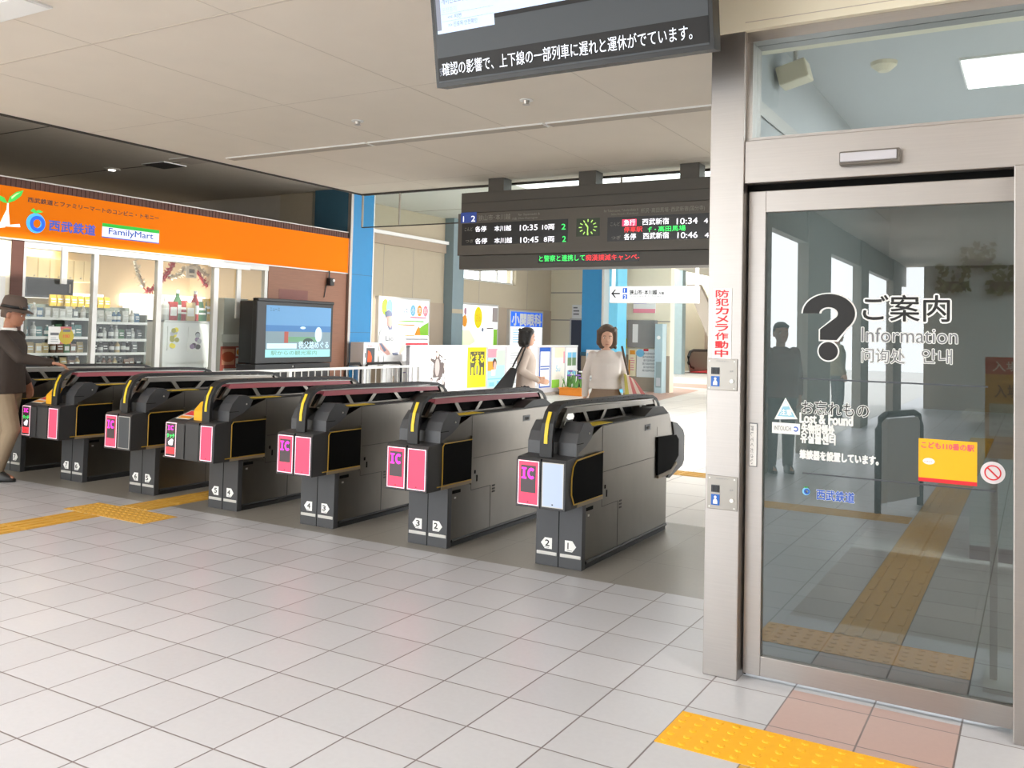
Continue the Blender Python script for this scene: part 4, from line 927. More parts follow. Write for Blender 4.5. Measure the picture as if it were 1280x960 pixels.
# tall grey panel with meat poster
XG = -10.7; a, bb = on_x(277, 475, XG), on_x(310, 374, XG)
c = MB(); c.box(XG-.3, XG, a.y, bb.y, 0, bb.z, M('pale_grey_panel', srgb(196, 196, 190), .6)); P = Panel(c, (XG, 0, 0), Y1, Z1); P.rectp(277, 428, 309, 418, m_paper)
tag(c.build('tall_cabinet'), 'tall pale grey cabinet behind the last shop pane', 'cabinet')
plate('food_poster', 'red food poster with sausage and buns on the tall grey cabinet', 'poster', XG+.015, (275, 433, 310, 466), M('dull_red_print', srgb(176, 92, 80), .6, vary=0), lambda P: (P.fr(.05, .3, .5, .9, M('peach_print', srgb(224, 160, 130), .6, vary=0)), P.fr(.55, .62, .95, .95, m_white), P.fr(.55, .2, .95, .55, m_paper), P.lift(), P.disc(*P.f(.27, .6), .13, M('sausage_print', srgb(190, 90, 60), .6, vary=0), .08), P.disc(*P.f(.72, .78), .08, m_orp, .06), P.disc(*P.f(.78, .38), .08, MATS['sausage_print'], .06), P.fr(.1, .06, .9, .16, m_white)), .01)
XK = -11.0
zs_ = [on_x(316, yy, XK).z for yy in (396, 412, 428, 442, 456)]
rc = rack('narrow drinks rack between the tall grey cabinet and the television', 312, 345, XK, zs_, on_x(316, 378, XK).z)
stock(rc[0], rc[1], XK, zs_[:4], 'the narrow drinks rack', ['bottle'], [['cream', 'white'], ['white', 'grey'], ['teal', 'blue'], ['yellow', 'brown']], .09)

# ================================================================== TELEVISION AND AISLE THINGS
XT = -9.95
a, bb, t0 = on_x(319, 462, XT), on_x(417, 377, XT), on_x(319, 370, XT)
t = thing('television', 'large black television on a black cabinet in front of the brown wall', 'television', (XT-.2, (a.y+bb.y)/2, 0))
c = MB(); c.box(XT-.10, XT, a.y, bb.y, .93, t0.z-.02, m_black); c.box(XT-.42, XT-.1, a.y+.05, bb.y-.05, .93, t0.z-.06, m_black); c.box(XT-.1, XT+.02, a.y, bb.y, t0.z-.07, t0.z-.02, m_black); c.build('housing', t, bevel=.012)
c = MB(); c.box(XT-.42, XT-.02, a.y+.02, bb.y-.02, 0, .92, m_rub); c.box(XT-.021, XT-.018, (a.y+bb.y)/2-.006, (a.y+bb.y)/2+.006, .05, .9, m_blackmat); c.build('cabinet', t)
c, P = Fb((XT+.002, 0, 0), Y1, Z1)
s0, s1 = P.at(331, 447), P.at(414, 386); zt_ = P.at(331, 381)[1]-.0
TVm = [M('tv_sky', srgb(92, 138, 178), emit=.26), M('tv_deep', srgb(66, 112, 160), emit=.24), M('tv_town', srgb(112, 132, 140), emit=.26), M('tv_green', srgb(96, 140, 110), emit=.25), M('tv_teal', srgb(140, 196, 200), emit=.3), M('tv_pale', srgb(176, 206, 226), emit=.4), M('tv_dark', srgb(50, 66, 62), emit=.4)]
f = lambda u, v: (s0[0]+(s1[0]-s0[0])*u, s0[1]+(zt_-s0[1])*v)
P.rect(*f(0, .62), *f(1, 1), TVm[0]); P.rect(*f(0, .5), *f(1, .62), TVm[1]); P.rect(*f(0, .15), *f(1, .5), TVm[2]); P.rect(*f(0, 0), *f(1, .15), TVm[4]); P.lift()
P.poly([f(0, .56), f(.35, .62), f(.7, .55), f(1, .62), f(1, .5), f(0, .5)], TVm[1]); P.rect(*f(.3, .3), *f(.8, .4), TVm[3]); P.disc(*f(.64, .3), .12, TVm[6], .06); P.rect(*f(.27, .28), *f(.33, .5), MATS['dull_red_print']); P.lift()
P.disc(*f(.8, .45), .08, TVm[5], .12); P.disc(*f(.55, .58), .06, TVm[5], .02); P.rect(*f(.02, .17), *f(.46, .27), TVm[5]); P.lift(); P.text('ニュース', *f(.05, .89), .05, TVm[6], .2); P.text('秩父路めぐる', *f(.49, .17), .11, TVm[5], (s1[0]-s0[0])*.48, .02); P.text('駅からの観光案内', *f(.08, .04), .07, TVm[3], (s1[0]-s0[0])*.7)
c.build('screen', t)
c = MB(); q = on_x(367, 458, XT); c.ell((XT-.015, q.y, q.z), (.006, .01, .014), m_frame); c.build('indicator_lamp', t)
q = on_x(414, 352, XS+.05); t = thing('security_camera', 'small black camera hanging on a cable before the brown wall', 'camera', q)
c = MB(); c.box(q.x-.06, q.x+.03, q.y-.05, q.y+.05, q.z-.07, q.z+.06, m_black); c.build('housing', t, bevel=.01); c = MB(); c.ell((q.x+.03, q.y+.03, q.z+.02), (.02, .025, .025), m_white); c.build('lens', t); c = MB(); c.tube([(q.x-.03, q.y-.02, q.z+.05), (q.x-.03, q.y-.02, sb)], .012, m_black); c.tube([(q.x-.05, q.y-.06, q.z-.05), (q.x-.06, q.y-.1, 2.0)], .008, m_black); c.build('cable', t)
# aisle railing
XRl = -9.1
a, bb = on_x(240, 470, XRl), on_x(525, 457, XRl); zr = (on_x(345, 464, XRl).z+bb.z)/2
t = thing('barrier_railing', 'white metal barrier railing in front of the television', 'railing', (XRl, (a.y+bb.y)/2, 0))
c = MB(); c.tube([(XRl, a.y, zr), (XRl, bb.y, zr)], .022, m_white, 10); c.build('top_rail', t); c = MB(); c.tube([(XRl, a.y, .12), (XRl, bb.y, .12)], .015, m_frame, 8); c.build('bottom_rail', t)
for px in (240, 362, 455, 524):
    y = on_x(px, 465, XRl).y; c = MB(); c.box(XRl-.02, XRl+.02, y-.025, y+.025, 0, zr, m_white); c.build('post', t)
y = a.y+.12
while y < bb.y-.05:
    c = MB(); c.tube([(XRl, y, .12), (XRl, y, zr)], .009, m_frame, 6); c.build('baluster', t); y += .14
# black handrails beyond
XH = -10.0
for k, (p, q_) in enumerate((((433, 455), (452, 455)), ((457, 454.5), (502, 457)))):
    A, B = on_x(*p, XH), on_x(*q_, XH); c = MB(); c.tube([(XH, A.y, 0), (XH, A.y, A.z-.06), (XH, A.y+.06, A.z), (XH, B.y-.06, A.z), (XH, B.y, A.z-.06), (XH, B.y, 0)], .025, m_black, 8)
    c.tube([(XH, A.y+.03, .45), (XH, B.y-.03, .45)], .018, m_black, 6)
    tag(c.build('hoop_barrier'), ('short black hoop barrier at the foot of the blue column', 'long black hoop barrier in front of the player cut-out')[k], 'barrier')
# white first-aid cabinet
XA = -10.05; a, bb, tt = on_x(453, 490, XA), on_x(472, 456, XA), on_x(453, 428, XA)
t = thing('defibrillator_cabinet', 'white cabinet with an orange kit behind its window beside the blue column', 'cabinet', (XA, (a.y+bb.y)/2, 0))
c = MB(); c.box(XA-.3, XA, a.y, bb.y, bb.z-.02, tt.z, m_white); c.box(XA-.2, XA-.1, a.y+.1, bb.y-.1, 0, bb.z, m_frame); c.box(XA-.33, XA+.02, a.y, bb.y, 0, .03, m_frame); c.build('body', t, bevel=.005)
c, P = Fb((XA, 0, 0), Y1, Z1); P.rectp(458, 454, 468, 435, m_dgrey); P.lift(); P.polyp([(459, 453), (464, 453), (465, 447), (463, 440), (460, 438)], M('orange_kit', srgb(240, 92, 40), .5)); P.textp('AED', 459, 433.5, 467, 432, m_red, .03); P.rectp(456, 447, 457, 441, m_dgrey); c.build('door', t)
# player cut-out standee
XC_ = -10.6; u0 = on_x(490, 440, XC_)
pts = [(477, 500), (478, 470), (479, 458), (480, 445), (474, 438), (473, 428), (475, 415), (479, 408), (484, 406), (485, 400), (482, 396), (482, 390), (486, 387), (490, 390), (491, 398), (491, 404), (496, 408), (503, 411), (507, 424), (507, 436), (503, 444), (503, 456), (504, 470), (504, 500), (494, 500), (493, 470), (490, 470), (489, 500)]
def pl(px): q = on_x(px[0], px[1], XC_); return (q.y, max(q.z, .0))
t = thing('cutout_standee', 'life-size cut-out of a ball player in white uniform before the wall posters', 'standee', (XC_, u0.y, 0))
pp = [pl(p) if p[1] < 500 else (pl((p[0], 470))[0], 0.0) for p in pts]
c = MB(); c.prism(pp, 'x', XC_-.015, XC_, m_white); c.box(XC_-.3, XC_, u0.y-.2, u0.y+.2, 0, .02, m_white)
P = Panel(c, (XC_, 0, 0), Y1, Z1); ms = M('print_skin', srgb(222, 172, 160), .6, vary=0); mg = M('print_grey', srgb(120, 128, 150), .6, vary=0)
P.polyp([(484, 406), (483, 396), (490, 394), (491, 404), (488, 410)], ms); P.polyp([(482, 396), (482, 390), (486, 387.5), (490, 390), (491, 395)], mg); P.polyp([(474, 429), (478, 429), (486, 439), (488, 443), (484, 444), (475, 437)], ms); P.polyp([(503, 430), (507, 430), (506, 437), (500, 443), (498, 441)], ms); P.lift()
P.polyp([(474, 429), (477, 429), (483, 438), (480, 440)], mg); P.polyp([(490, 441), (497, 440), (498, 444), (491, 444)], mg); P.textp('Lions', 482, 426, 499, 420, m_grey_ink, .02); P.polyp([(484, 406), (488, 410), (491, 404), (490, 412), (486, 412)], mg); c.build('printed_board', t)

# ================================================================== WALL POSTERS
def lightbox(label, px, draw, X=XW, m=e_poster):
    a = on_x(px[0], px[3], X+.1); bb = on_x(px[2], px[1], X+.1); zt_ = on_x(px[0], px[1], X+.1).z
    t = thing('light_box_poster', label, 'poster', (X+.05, (a.y+bb.y)/2, a.z))
    c = MB(); c.box(X, X+.1, a.y-.06, bb.y+.06, a.z-.05, zt_+.05, m_frame); c.build('frame', t)
    c, P = Fb((X+.101, 0, 0), Y1, Z1); P.f = lambda u, v: (a.y+(bb.y-a.y)*u, a.z+(zt_-a.z)*v); P.fr = lambda u0, v0, u1, v1, mt: P.rect(*P.f(u0, v0), *P.f(u1, v1), mt)
    P.ft = lambda s, u0, v0, u1, v1, mt, bo=0.0: P.text(s, *P.f(u0, v0), (zt_-a.z)*(v1-v0), mt, (bb.y-a.y)*(u1-u0), bo)
    P.fr(0, 0, 1, 1, m); P.lift(); draw(P); c.build('printed_sheet', t); return t
def d1(P):
    W = P.f(1, 0)[0]-P.f(0, 0)[0]
    P.fr(0, .5, 1, 1, M('poster_pale_blue', srgb(226, 238, 250), emit=.45)); P.lift(); P.disc(*P.f(.09, .87), W*.07, m_lime, W*.10); P.disc(*P.f(.18, .87), W*.06, m_lblue, W*.10); P.ft('医療法人小児科クリニック', .27, .925, .95, .965, m_lgrey_ink)
    P.ft('まつば', .28, .79, .56, .89, m_grey_ink); r_ = W*.055
    for s, u, m in (('小', .66, m_lblue), ('児', .80, m_orp), ('科', .93, m_pinkp)): q = P.f(u, .84); P.disc(q[0], q[1], r_, m, r_*1.3); P.lift(); P.text(s, q[0]-r_*.6, q[1]-r_*.7, r_*1.4, m_white, r_*1.2, .02)
    P.fr(.6, .72, .95, .745, m_pinkp); P.fr(.35, .66, .9, .68, m_lime); P.fr(.35, .60, .7, .62, m_orp); P.poly([P.f(.7, .45), P.f(.8, .56), P.f(.9, .62), P.f(1, .66), P.f(1, .45)], m_lime); P.poly([P.f(.7, .45), P.f(.75, .55), P.f(.8, .6), P.f(.83, .45)], m_orp); P.fr(.45, .44, .7, .455, m_orp)
    P.fr(.5, .36, .95, .40, m_grey_ink); P.fr(.55, .30, .95, .335, m_red); P.fr(.5, .02, .93, .035, M('violet_line', srgb(140, 130, 170), .6, vary=0))
lightbox('children clinic light box poster behind the player cut-out', (473.5, 372.5, 536, 456), d1)
def d2(P):
    W = P.f(1, 0)[0]-P.f(0, 0)[0]
    P.fr(0, 0, .3, .38, m_lime); P.poly([P.f(0, .38), P.f(.3, .38), P.f(.45, .1), P.f(.3, .0), P.f(0, 0)], M('pale_lime', srgb(206, 240, 180), emit=.4)); P.fr(.9, 0, 1, .42, m_lime); P.lift()
    P.disc(*P.f(.5, .7), W*.10, m_yelp, W*.145); P.disc(*P.f(.17, .6), W*.06, m_orp, W*.08); P.disc(*P.f(.18, .84), W*.035, M('mauve_print', srgb(190, 150, 165), .6, vary=0), W*.05); P.fr(.86, .6, 1, .97, M('taupe_print', srgb(170, 160, 158), .6, vary=0)); P.disc(*P.f(.62, .4), W*.03, mg); P.fr(.72, .42, .9, .45, m_dbrown); P.lift(); P.ft('さくら', .45, .6, .55, .8, m_orp)
lightbox('light box poster with a yellow balloon shape and green meadows', (571, 380, 622, 432), d2)
def d3(P):
    P.fr(0, .56, 1, 1, e_posterblue); P.lift(); P.ft('小関眼科', .04, .6, .96, .95, m_white, .05); lines(P, .06, .6, .08, .5, 6, m_lblue, 3)
lightbox('light box poster with a blue band reading the eye clinic name', (637.5, 389, 678, 432), d3)
# white notice sheet next to the cut-out, low partition with posters
XN = -10.9
plate('notice_board', 'white notice board with a violet line next to the player cut-out', 'notice board', XN, (494, 420, 536, 500), m_paper, lambda P: (P.fr(.1, .62, .9, .63, m_lgrey_ink), P.fr(.08, .46, .93, .475, M('violet_line', srgb(140, 130, 170), .6, vary=0)), P.fr(.0, .94, .98, .97, m_grey_ink), P.fr(.25, .87, .98, .90, m_red), lines(P, .15, .9, .65, .85, 5, m_lgrey_ink, 8)), .03, None, True)
XB_ = -10.15
a, bb = on_x(512, 440, XB_), on_x(722, 440, XB_); zt_ = 1.185
t = thing('partition_panel', 'long low white partition covered in posters along the stairwell', 'partition', (XB_, (a.y+bb.y)/2, 0))
c = MB(); c.box(XB_-.08, XB_, a.y, bb.y, .06, zt_, M('partition_grey', srgb(206, 202, 206), .6)); c.box(XB_-.09, XB_+.01, a.y, bb.y, zt_-.02, zt_+.015, m_white); c.build('panel', t)
c = MB(); c.box(XB_-.2, XB_+.04, a.y, bb.y, 0, .07, m_seam); c.build('plinth', t)
def pposter(label, x0, x1, draw, m=m_paper, y0=434.5, y1=485):
    return plate('wall_poster', label, 'poster', XB_+.012, (x0, y0, x1, y1), m, draw, .01)
def b1(P):
    W = P.f(1, 0)[0]-P.f(0, 0)[0]; mk = M('print_dark', srgb(78, 68, 66), .6, vary=0); mn = M('print_mid', srgb(150, 140, 138), .6, vary=0); r_ = random.Random(4)
    for k in range(46): P.disc(*P.f(r_.uniform(.08, .92), r_.uniform(.03, .42) if k % 3 else r_.uniform(.03, .9)), W*r_.uniform(.03, .09), (mn, mk, m_lgrey_ink)[k % 3], W*r_.uniform(.02, .12), 9)
    P.poly([P.f(.3, .9), P.f(.36, .92), P.f(.95, .7), P.f(.93, .66)], mk)
    P.poly([P.f(.2, .25), P.f(.25, .6), P.f(.05, .68), P.f(.05, .74), P.f(.32, .7), P.f(.36, .82), P.f(.5, .9), P.f(.58, .82), P.f(.6, .7), P.f(.85, .6), P.f(.75, .25)], mk); P.lift(); P.disc(*P.f(.45, .82), W*.08, ms, W*.09); P.disc(*P.f(.45, .5), W*.14, mn, W*.3); lines(P, .65, .95, .6, .95, 4, m_lgrey_ink)
pposter('black and white poster of a ball player on the partition', 536, 558.5, b1)
def b2(P):
    P.fr(.12, .3, .9, .9, M('print_charcoal', srgb(84, 80, 60), .6, vary=0)); P.lift(); P.ft('とまる', .16, .62, .86, .82, m_yelp, .04); P.ft('あるく', .3, .83, .7, .88, m_yelp); P.disc(*P.f(.5, .45), .1, m_yelp, .16); P.fr(.2, .3, .3, .5, m_yelp); P.fr(.72, .3, .82, .5, m_yelp); P.lift(); P.fr(.46, .32, .54, .55, m_grey_ink)
pposter('bright yellow poster with a grey block on the partition', 584, 608, b2, m_yelp)
def b3(P):
    W = P.f(1, 0)[0]-P.f(0, 0)[0]
    P.fr(0, 0, 1, .75, M('aqua_print', srgb(176, 232, 238), .6, vary=0)); P.fr(0, .75, .55, .97, m_pinkp); P.fr(.5, .55, 1, .93, M('pale_green_print', srgb(200, 235, 200), .6, vary=0)); P.fr(0, .42, .4, .66, m_orp); P.lift(); P.disc(*P.f(.4, .6), W*.12, m_dbrown, W*.16); P.lift(); P.disc(*P.f(.42, .54), W*.09, ms, W*.14); P.fr(.2, .3, .45, .45, m_white); P.fr(.1, .03, .4, .13, m_lblue); P.fr(.55, .03, .9, .16, m_lblue); P.fr(.0, .2, 1, .23, m_lblue)
pposter('pale blue and pink cartoon poster next to the yellow one', 609, 631, b3)
pposter('white poster with a blue bar behind the woman with the black bag', 633, 672, lambda P: (P.fr(.05, .36, .5, .42, m_blue), lines(P, .1, .9, .5, .9, 6, m_lgrey_ink), P.fr(.1, .1, .9, .2, m_lgrey_ink)))
pposter('blue-bordered white poster right of the woman with the black bag', 673.5, 688.5, lambda P: (P.fr(0, 0, 1, 1, m_blue), P.lift(), P.fr(.08, .03, .93, .9, m_paper), P.lift(), P.fr(.1, .45, .85, .48, m_blue), P.fr(.1, .51, .9, .54, m_blue)))
pposter('pastel poster with small green lettering on the partition', 689.5, 706, lambda P: (P.fr(0, 0, .6, .2, m_lime), P.fr(.2, .75, 1, 1, M('peach_pale', srgb(250, 226, 200), .6, vary=0)), P.ft('Su', .3, .4, .65, .55, m_lblue), P.fr(.9, .6, 1, .9, m_pinkp)), M('cream_paper', srgb(248, 244, 232), .6, vary=0))
def b4(P):
    for u in (.15, .55):
        for v in (.1, .55): P.fr(u, v, u+.35, v+.33, M('photo_green', srgb(120, 150, 110), .6, vary=0)); P.lift(); P.fr(u, v+.2, u+.35, v+.33, m_lblue)
pposter('white poster with four landscape photographs at the partition end', 706.5, 721.5, b4)
# planter with irises
px = on_x(714, 485, XB_+.42); px.z = 0; t = thing('flower_planter', 'orange planter box of purple irises at the end of the partition', 'planter', px)
c = MB(); x0, y0 = px.x, px.y; c.box(x0-.25, x0+.35, y0-.15, y0+.25, 0, .18, M('orange_planter', srgb(232, 140, 40), .5, vary=.1)); c.box(x0-.27, x0+.37, y0-.17, y0+.27, .16, .19, MATS['orange_planter']); c.build('planter_box', t, bevel=.01)
r_ = random.Random(3); lf = MB(); st_ = MB()
mlf = M('iris_leaf', srgb(96, 150, 70), .5, vary=.2); mir_ = M('iris_purple', srgb(150, 110, 200), .5, vary=.2)
for k in range(34):
    x, y = x0+r_.uniform(-.22, .32), y0+r_.uniform(-.12, .22); d = Vector((r_.uniform(-.12, .12), r_.uniform(-.12, .12), r_.uniform(.22, .42))); e = Vector((.012, .006, 0)); p = Vector((x, y, .17))
    lf.add([p-e, p+e, p+d*.6+e*.8, p+d, p+d*.6-e*.8], [(0, 1, 2, 3, 4)], mlf)
lf.build('leaves', t)
for k in range(9):
    x, y, z = x0+r_.uniform(-.2, .3), y0+r_.uniform(-.1, .2), r_.uniform(.42, .6); c = MB(); c.tube([(x, y, .17), (x+.01, y, z)], .006, mlf, 5)
    for a_ in range(5): an = a_*1.257; c.ell((x+.03*math.cos(an), y+.03*math.sin(an), z+.01), (.03, .03, .02), mir_ if k % 3 else m_white, 8, 5)
    c.build('iris_bloom', t)
# ================================================================== AISLE SIGN AND FAR THINGS
YS = 16.0; a, bb = on_y(762, 378, YS), on_y(872, 357.5, YS)
t = thing('direction_sign', 'white hanging direction sign with a left arrow beyond the gates', 'sign', ((a.x+bb.x)/2, YS, a.z))
c = MB(); c.box(a.x, bb.x, YS, YS+.12, a.z, bb.z, M('sign_face', srgb(225, 228, 228), emit=.08)); c.box(a.x, bb.x, YS+.0, YS+.12, a.z-.01, a.z, m_frame); c.build('panel', t)
c, P = Fb((0, YS, 0), X1, Z1)
P.polyp([(764, 367), (769, 361.5), (770, 362.5), (767, 366), (775, 366), (775, 367.8), (767, 367.8), (770, 371.5), (769, 372.5)], m_ink)
P.rectp(778.5, 366, 784, 360, m_blue); P.rectp(778.5, 374, 784, 368, m_blue); P.lift(); P.textp('1', 780.3, 365.3, 782, 361, m_white, .02); P.textp('2', 779.8, 373.3, 782.6, 369, m_white, .02)
P.textp('狭山市･本川越', 787, 368.4, 821, 362.4, m_ink, .03); P.textp('方面', 823, 368, 830, 365, m_ink, .03); P.textp('for Sayamashi & Hon-Kawagoe', 787, 371.3, 827, 369.2, m_ink); c.build('lettering', t)
c = MB(); c.box(bb.x-.06, bb.x, YS+.04, YS+.08, bb.z, 4.1, m_white); c.build('hanger', t); c = MB(); c.box(a.x+.02, a.x+.08, YS+.04, YS+.08, bb.z, 4.1, m_white); c.build('hanger', t)
# notice hut on facing wall
YH = YF-.02
def fplate(name, label, cat, px, m, draw=None, th=.03, Y=YH, floor=False):
    a = on_y(px[0], px[3], Y); bb = on_y(px[2], px[1], Y); zt_ = on_y(px[0], px[1], Y).z; z0 = 0 if floor else a.z
    c = MB(); c.box(a.x, bb.x, Y-th, Y, z0, zt_, m); P = Panel(c, (0, Y-th, 0), X1, Z1); P.l = .003
    P.f = lambda u, v: (a.x+(bb.x-a.x)*u, z0+(zt_-z0)*v); P.fr = lambda u0, v0, u1, v1, mt: P.rect(*P.f(u0, v0), *P.f(u1, v1), mt)
    P.ft = lambda s, u0, v0, u1, v1, mt, bo=0.0: P.text(s, *P.f(u0, v0), (zt_-z0)*(v1-v0), mt, (bb.x-a.x)*(u1-u0), bo)
    if draw: draw(P)
    return tag(c.build(name), label, cat)
fplate('notice_board', 'grey notice board on the far wall with one white strip', 'notice board', (785.5, 400, 822, 434), M('board_taupe', srgb(150, 146, 142), .6), lambda P: P.fr(.18, .18, .37, .85, m_paper), .08)
fplate('wall_poster', 'white poster of dark writing under the grey notice board', 'poster', (796, 436, 821, 471), m_paper, lambda P: (P.disc(*P.f(.18, .85), .12, m_lblue, .10), P.lift(), [P.ft('案内図時刻表', .35-.05*(k % 2), .80-k*.12, .95, .88-k*.12, m_grey_ink) for k in range(6)], P.fr(.35, .93, .6, 1, m_red)))
fplate('wall_poster', 'orange-edged poster left of the white writing poster', 'poster', (785.5, 436, 795.5, 470), M('cream_paper2', srgb(250, 236, 200), .6, vary=0), lambda P: (P.fr(.2, .8, .9, .95, m_orp), P.fr(.05, .05, .25, .6, m_orp), lines(P, .3, .9, .2, .7, 6, m_pinkp)))
fplate('wall_poster', 'pink over yellow poster beside the grey notice board', 'poster', (774, 401, 784.5, 435), m_yelp, lambda P: (P.fr(0, .35, 1, 1, m_paper), P.lift(), P.fr(.12, .4, .9, .95, m_pinkp)))
fplate('wall_poster', 'pink and violet poster above the grey notice board', 'poster', (792, 366, 820, 391), m_paper, lambda P: (P.fr(0, .45, .6, 1, M('lavender_print', srgb(200, 196, 236), .6, vary=0)), P.fr(0, .0, 1, .2, m_pinkp), P.fr(.7, .5, .85, .8, m_red)))
fplate('wall_notice', 'small white notice over the dark doorway on the far wall', 'notice', (715.5, 381, 727, 398), m_paper, lambda P: lines(P, .15, .85, .2, .9, 3, m_grey_ink))
fplate('vending_unit', 'pale blue metal unit beside the grey notice board', 'vending unit', (823, 405, 833.5, 480), M('pale_blue_metal', srgb(176, 198, 204), .5), lambda P: (P.fr(.15, .08, .9, .45, M('unit_grey', srgb(140, 156, 156), .5)), P.lift(), P.fr(.25, .1, .8, .22, m_lgrey_ink), P.disc(*P.f(.5, .8), .05, m_white)), .3, YF-.05, True)
fplate('info_stand', 'white leaflet stand at the foot of the far blue column', 'stand', (733, 437, 752, 485), m_white, lambda P: (P.fr(.05, .8, .4, .92, m_lblue), lines(P, .2, .9, .2, .7, 5, m_lgrey_ink)), .05, 20.7, True)
# escalator
YEsc = 36.0; q = on_y(866, 461, YEsc); x0 = q.x
t = thing('escalator', 'black escalator end at the far end of the concourse', 'escalator', (x0, YEsc, 0))
c = MB()
def hoop(x):
    return [(x, YEsc+2.5, .9), (x, YEsc+.5, .92), (x, YEsc+.1, .86), (x, YEsc-.12, .66), (x, YEsc-.12, .42), (x, YEsc+.1, .24), (x, YEsc+.5, .18)]
for x in (x0-.15, x0+.95): c.tube(hoop(x), .06, m_black, 8)
c.build('handrail', t); c = MB()
for x in (x0-.15, x0+.95): c.prism([(YEsc-.08, .3), (YEsc-.08, .7), (YEsc+.2, .85), (YEsc+2.5, .85), (YEsc+2.5, 0), (YEsc+.1, 0)], 'x', x-.03, x+.03, m_steel_l)
c.build('balustrade', t); c = MB(); c.box(x0-.2, x0+1.0, YEsc-.5, YEsc+2.5, 0, .02, m_dseam); c.box(x0-.1, x0+.9, YEsc, YEsc+2.5, .02, .05, m_red); c.build('landing_plate', t)
q = on_y(881, 462, 35.5); q.x += .25; c = MB(); c.loft([(q.x, 35.5, 0, .12, .12), (q.x, 35.5, .05, .06, .06), (q.x, 35.5, .95, .06, .06), (q.x, 35.5, 1.0, .03, .03)], m_tact, 12); tag(c.build('bollard', loc=(q.x, 35.5, 0)), 'yellow post beside the far escalator', 'bollard')
# ================================================================== PILLAR AND DOOR SIGNS
YP = PY-.003
c, P = Fb((0, YP, 0), X1, Z1); a, bb = P.at(890, 449), P.at(915, 360); c.box(a[0], bb[0], YP, PY, a[1], bb[1]+.0, m_paper); w_ = bb[0]-a[0]; h_ = bb[1]-a[1]
for k, s in enumerate('防犯カメラ作動中'): P.text(s, a[0]+w_*.16, bb[1]-h_*(.035+.119*(k+1))+.008, h_*.10, m_red, w_*.68, .035)
tag(c.build('warning_sign'), 'white vertical sign with red characters on the steel pillar', 'sign')
for k, (y0, y1, lab) in enumerate(((449, 487, 'steel intercom plate right under the red and white pillar sign'), (597, 635, 'lower steel intercom plate on the pillar near the door push plate height'))):
    t = thing('intercom_panel', lab, 'intercom', on_y(902, y1, PY), 'intercom plates on the pillar')
    c, P = Fb((0, PY-.004, 0), X1, Z1); a, bb = P.at(883.5, y1), P.at(922, y0); bb = (min(bb[0], PX1-.005), bb[1])
    c.box(a[0], bb[0], PY-.004, PY, a[1], bb[1], M('plate_steel', (.34, .32, .29), .4, 1.0) if k == 0 else MATS['plate_steel']); c.build('plate', t, bevel=.002)
    w_, h_ = bb[0]-a[0], bb[1]-a[1]; f = lambda u, v: (a[0]+w_*u, a[1]+h_*v)
    c, P = Fb((0, PY-.0045, 0), X1, Z1); P.rect(*f(.14, .12), *f(.42, .44), M('icon_blue', srgb(30, 100, 190), .4)); P.lift(); P.disc(*f(.28, .36), .006, m_white); P.rect(*f(.21, .16), *f(.35, .26), m_white); P.disc(*f(.28, .26), .008, m_white); c.build('pictogram', t); c, P = Fb((0, PY-.0045, 0), X1, Z1); P.text('呼出ボタン', *f(.3, .9), .006, m_grey_ink, w_*.4); P.text('音声', *f(.75, .58), .008, m_grey_ink, w_*.12); c.build('lettering', t)
    c, P = Fb((0, PY-.0045, 0), X1, Z1); P.rect(*f(.14, .5), *f(.42, .72), m_dgrey); P.lift()
    for j in range(6): P.rect(*f(.16+j*.045, .52), *f(.175+j*.045, .70), m_blackmat)
    c.build('speaker_grille', t)
    u, v = f(.82, .3); c = MB(); c.tube([(u, PY-.004, v), (u, PY-.010, v)], .009, m_white, 16); c.build('call_button', t)
    for uu, vv in ((.08, .92), (.9, .92), (.08, .07), (.9, .07)): u, v = f(uu, vv); c = MB(); c.tube([(u, PY-.004, v), (u, PY-.006, v)], .004, m_frame, 8); c.build('screw', t)
def sticker(label, cat, px, m, draw, y=YG):
    c, P = Fb((0, y-.0015, 0), X1, Z1); a, bb = P.at(px[0], px[3]), P.at(px[2], px[1]); c.box(a[0], bb[0], y-.0015, y-.0002, a[1], bb[1], m)
    P.f = lambda u, v: (a[0]+(bb[0]-a[0])*u, a[1]+(bb[1]-a[1])*v); P.fr = lambda u0, v0, u1, v1, mt: P.rect(*P.f(u0, v0), *P.f(u1, v1), mt); P.ft = lambda s, u0, v0, u1, v1, mt, bo=0.0: P.text(s, *P.f(u0, v0), (bb[1]-a[1])*(v1-v0), mt, (bb[0]-a[0])*(u1-u0), bo)
    draw(P); return tag(c.build('sticker'), label, cat)
sticker('yellow rectangular sticker with a red lower edge on the glass door', 'sticker', (1148, 553, 1221.5, 601), M('sticker_yellow', srgb(250, 184, 20), .5, vary=0), lambda P: (P.fr(0, 0, 1, .09, m_red), P.ft('こども110番の駅', .05, .78, .95, .93, M('sticker_pink', srgb(230, 90, 110), .5, vary=0), .03), P.disc(*P.f(.18, .48), .022, m_paper, .013), P.lift(), P.text('たすけて', *P.f(.1, .45), .007, m_red, .03)))
c, P = Fb((0, YG-.0015, 0), X1, Z1); u, v = P.at(1241, 591); k = P.at(1256, 591)[0]-u
c.tube([(u, YG-.0015, v), (u, YG-.0002, v)], k*1.05, M('sticker_pale', srgb(228, 222, 226), .5, vary=0), 32); P.ring(u, v, k*.72, k*.6, m_red); P.poly([(u-k*.5, v+k*.4), (u-k*.4, v+k*.5), (u+k*.5, v-k*.4), (u+k*.4, v-k*.5)], m_red); tag(c.build('sticker'), 'round white sticker with a red prohibition ring on the glass door', 'sticker')
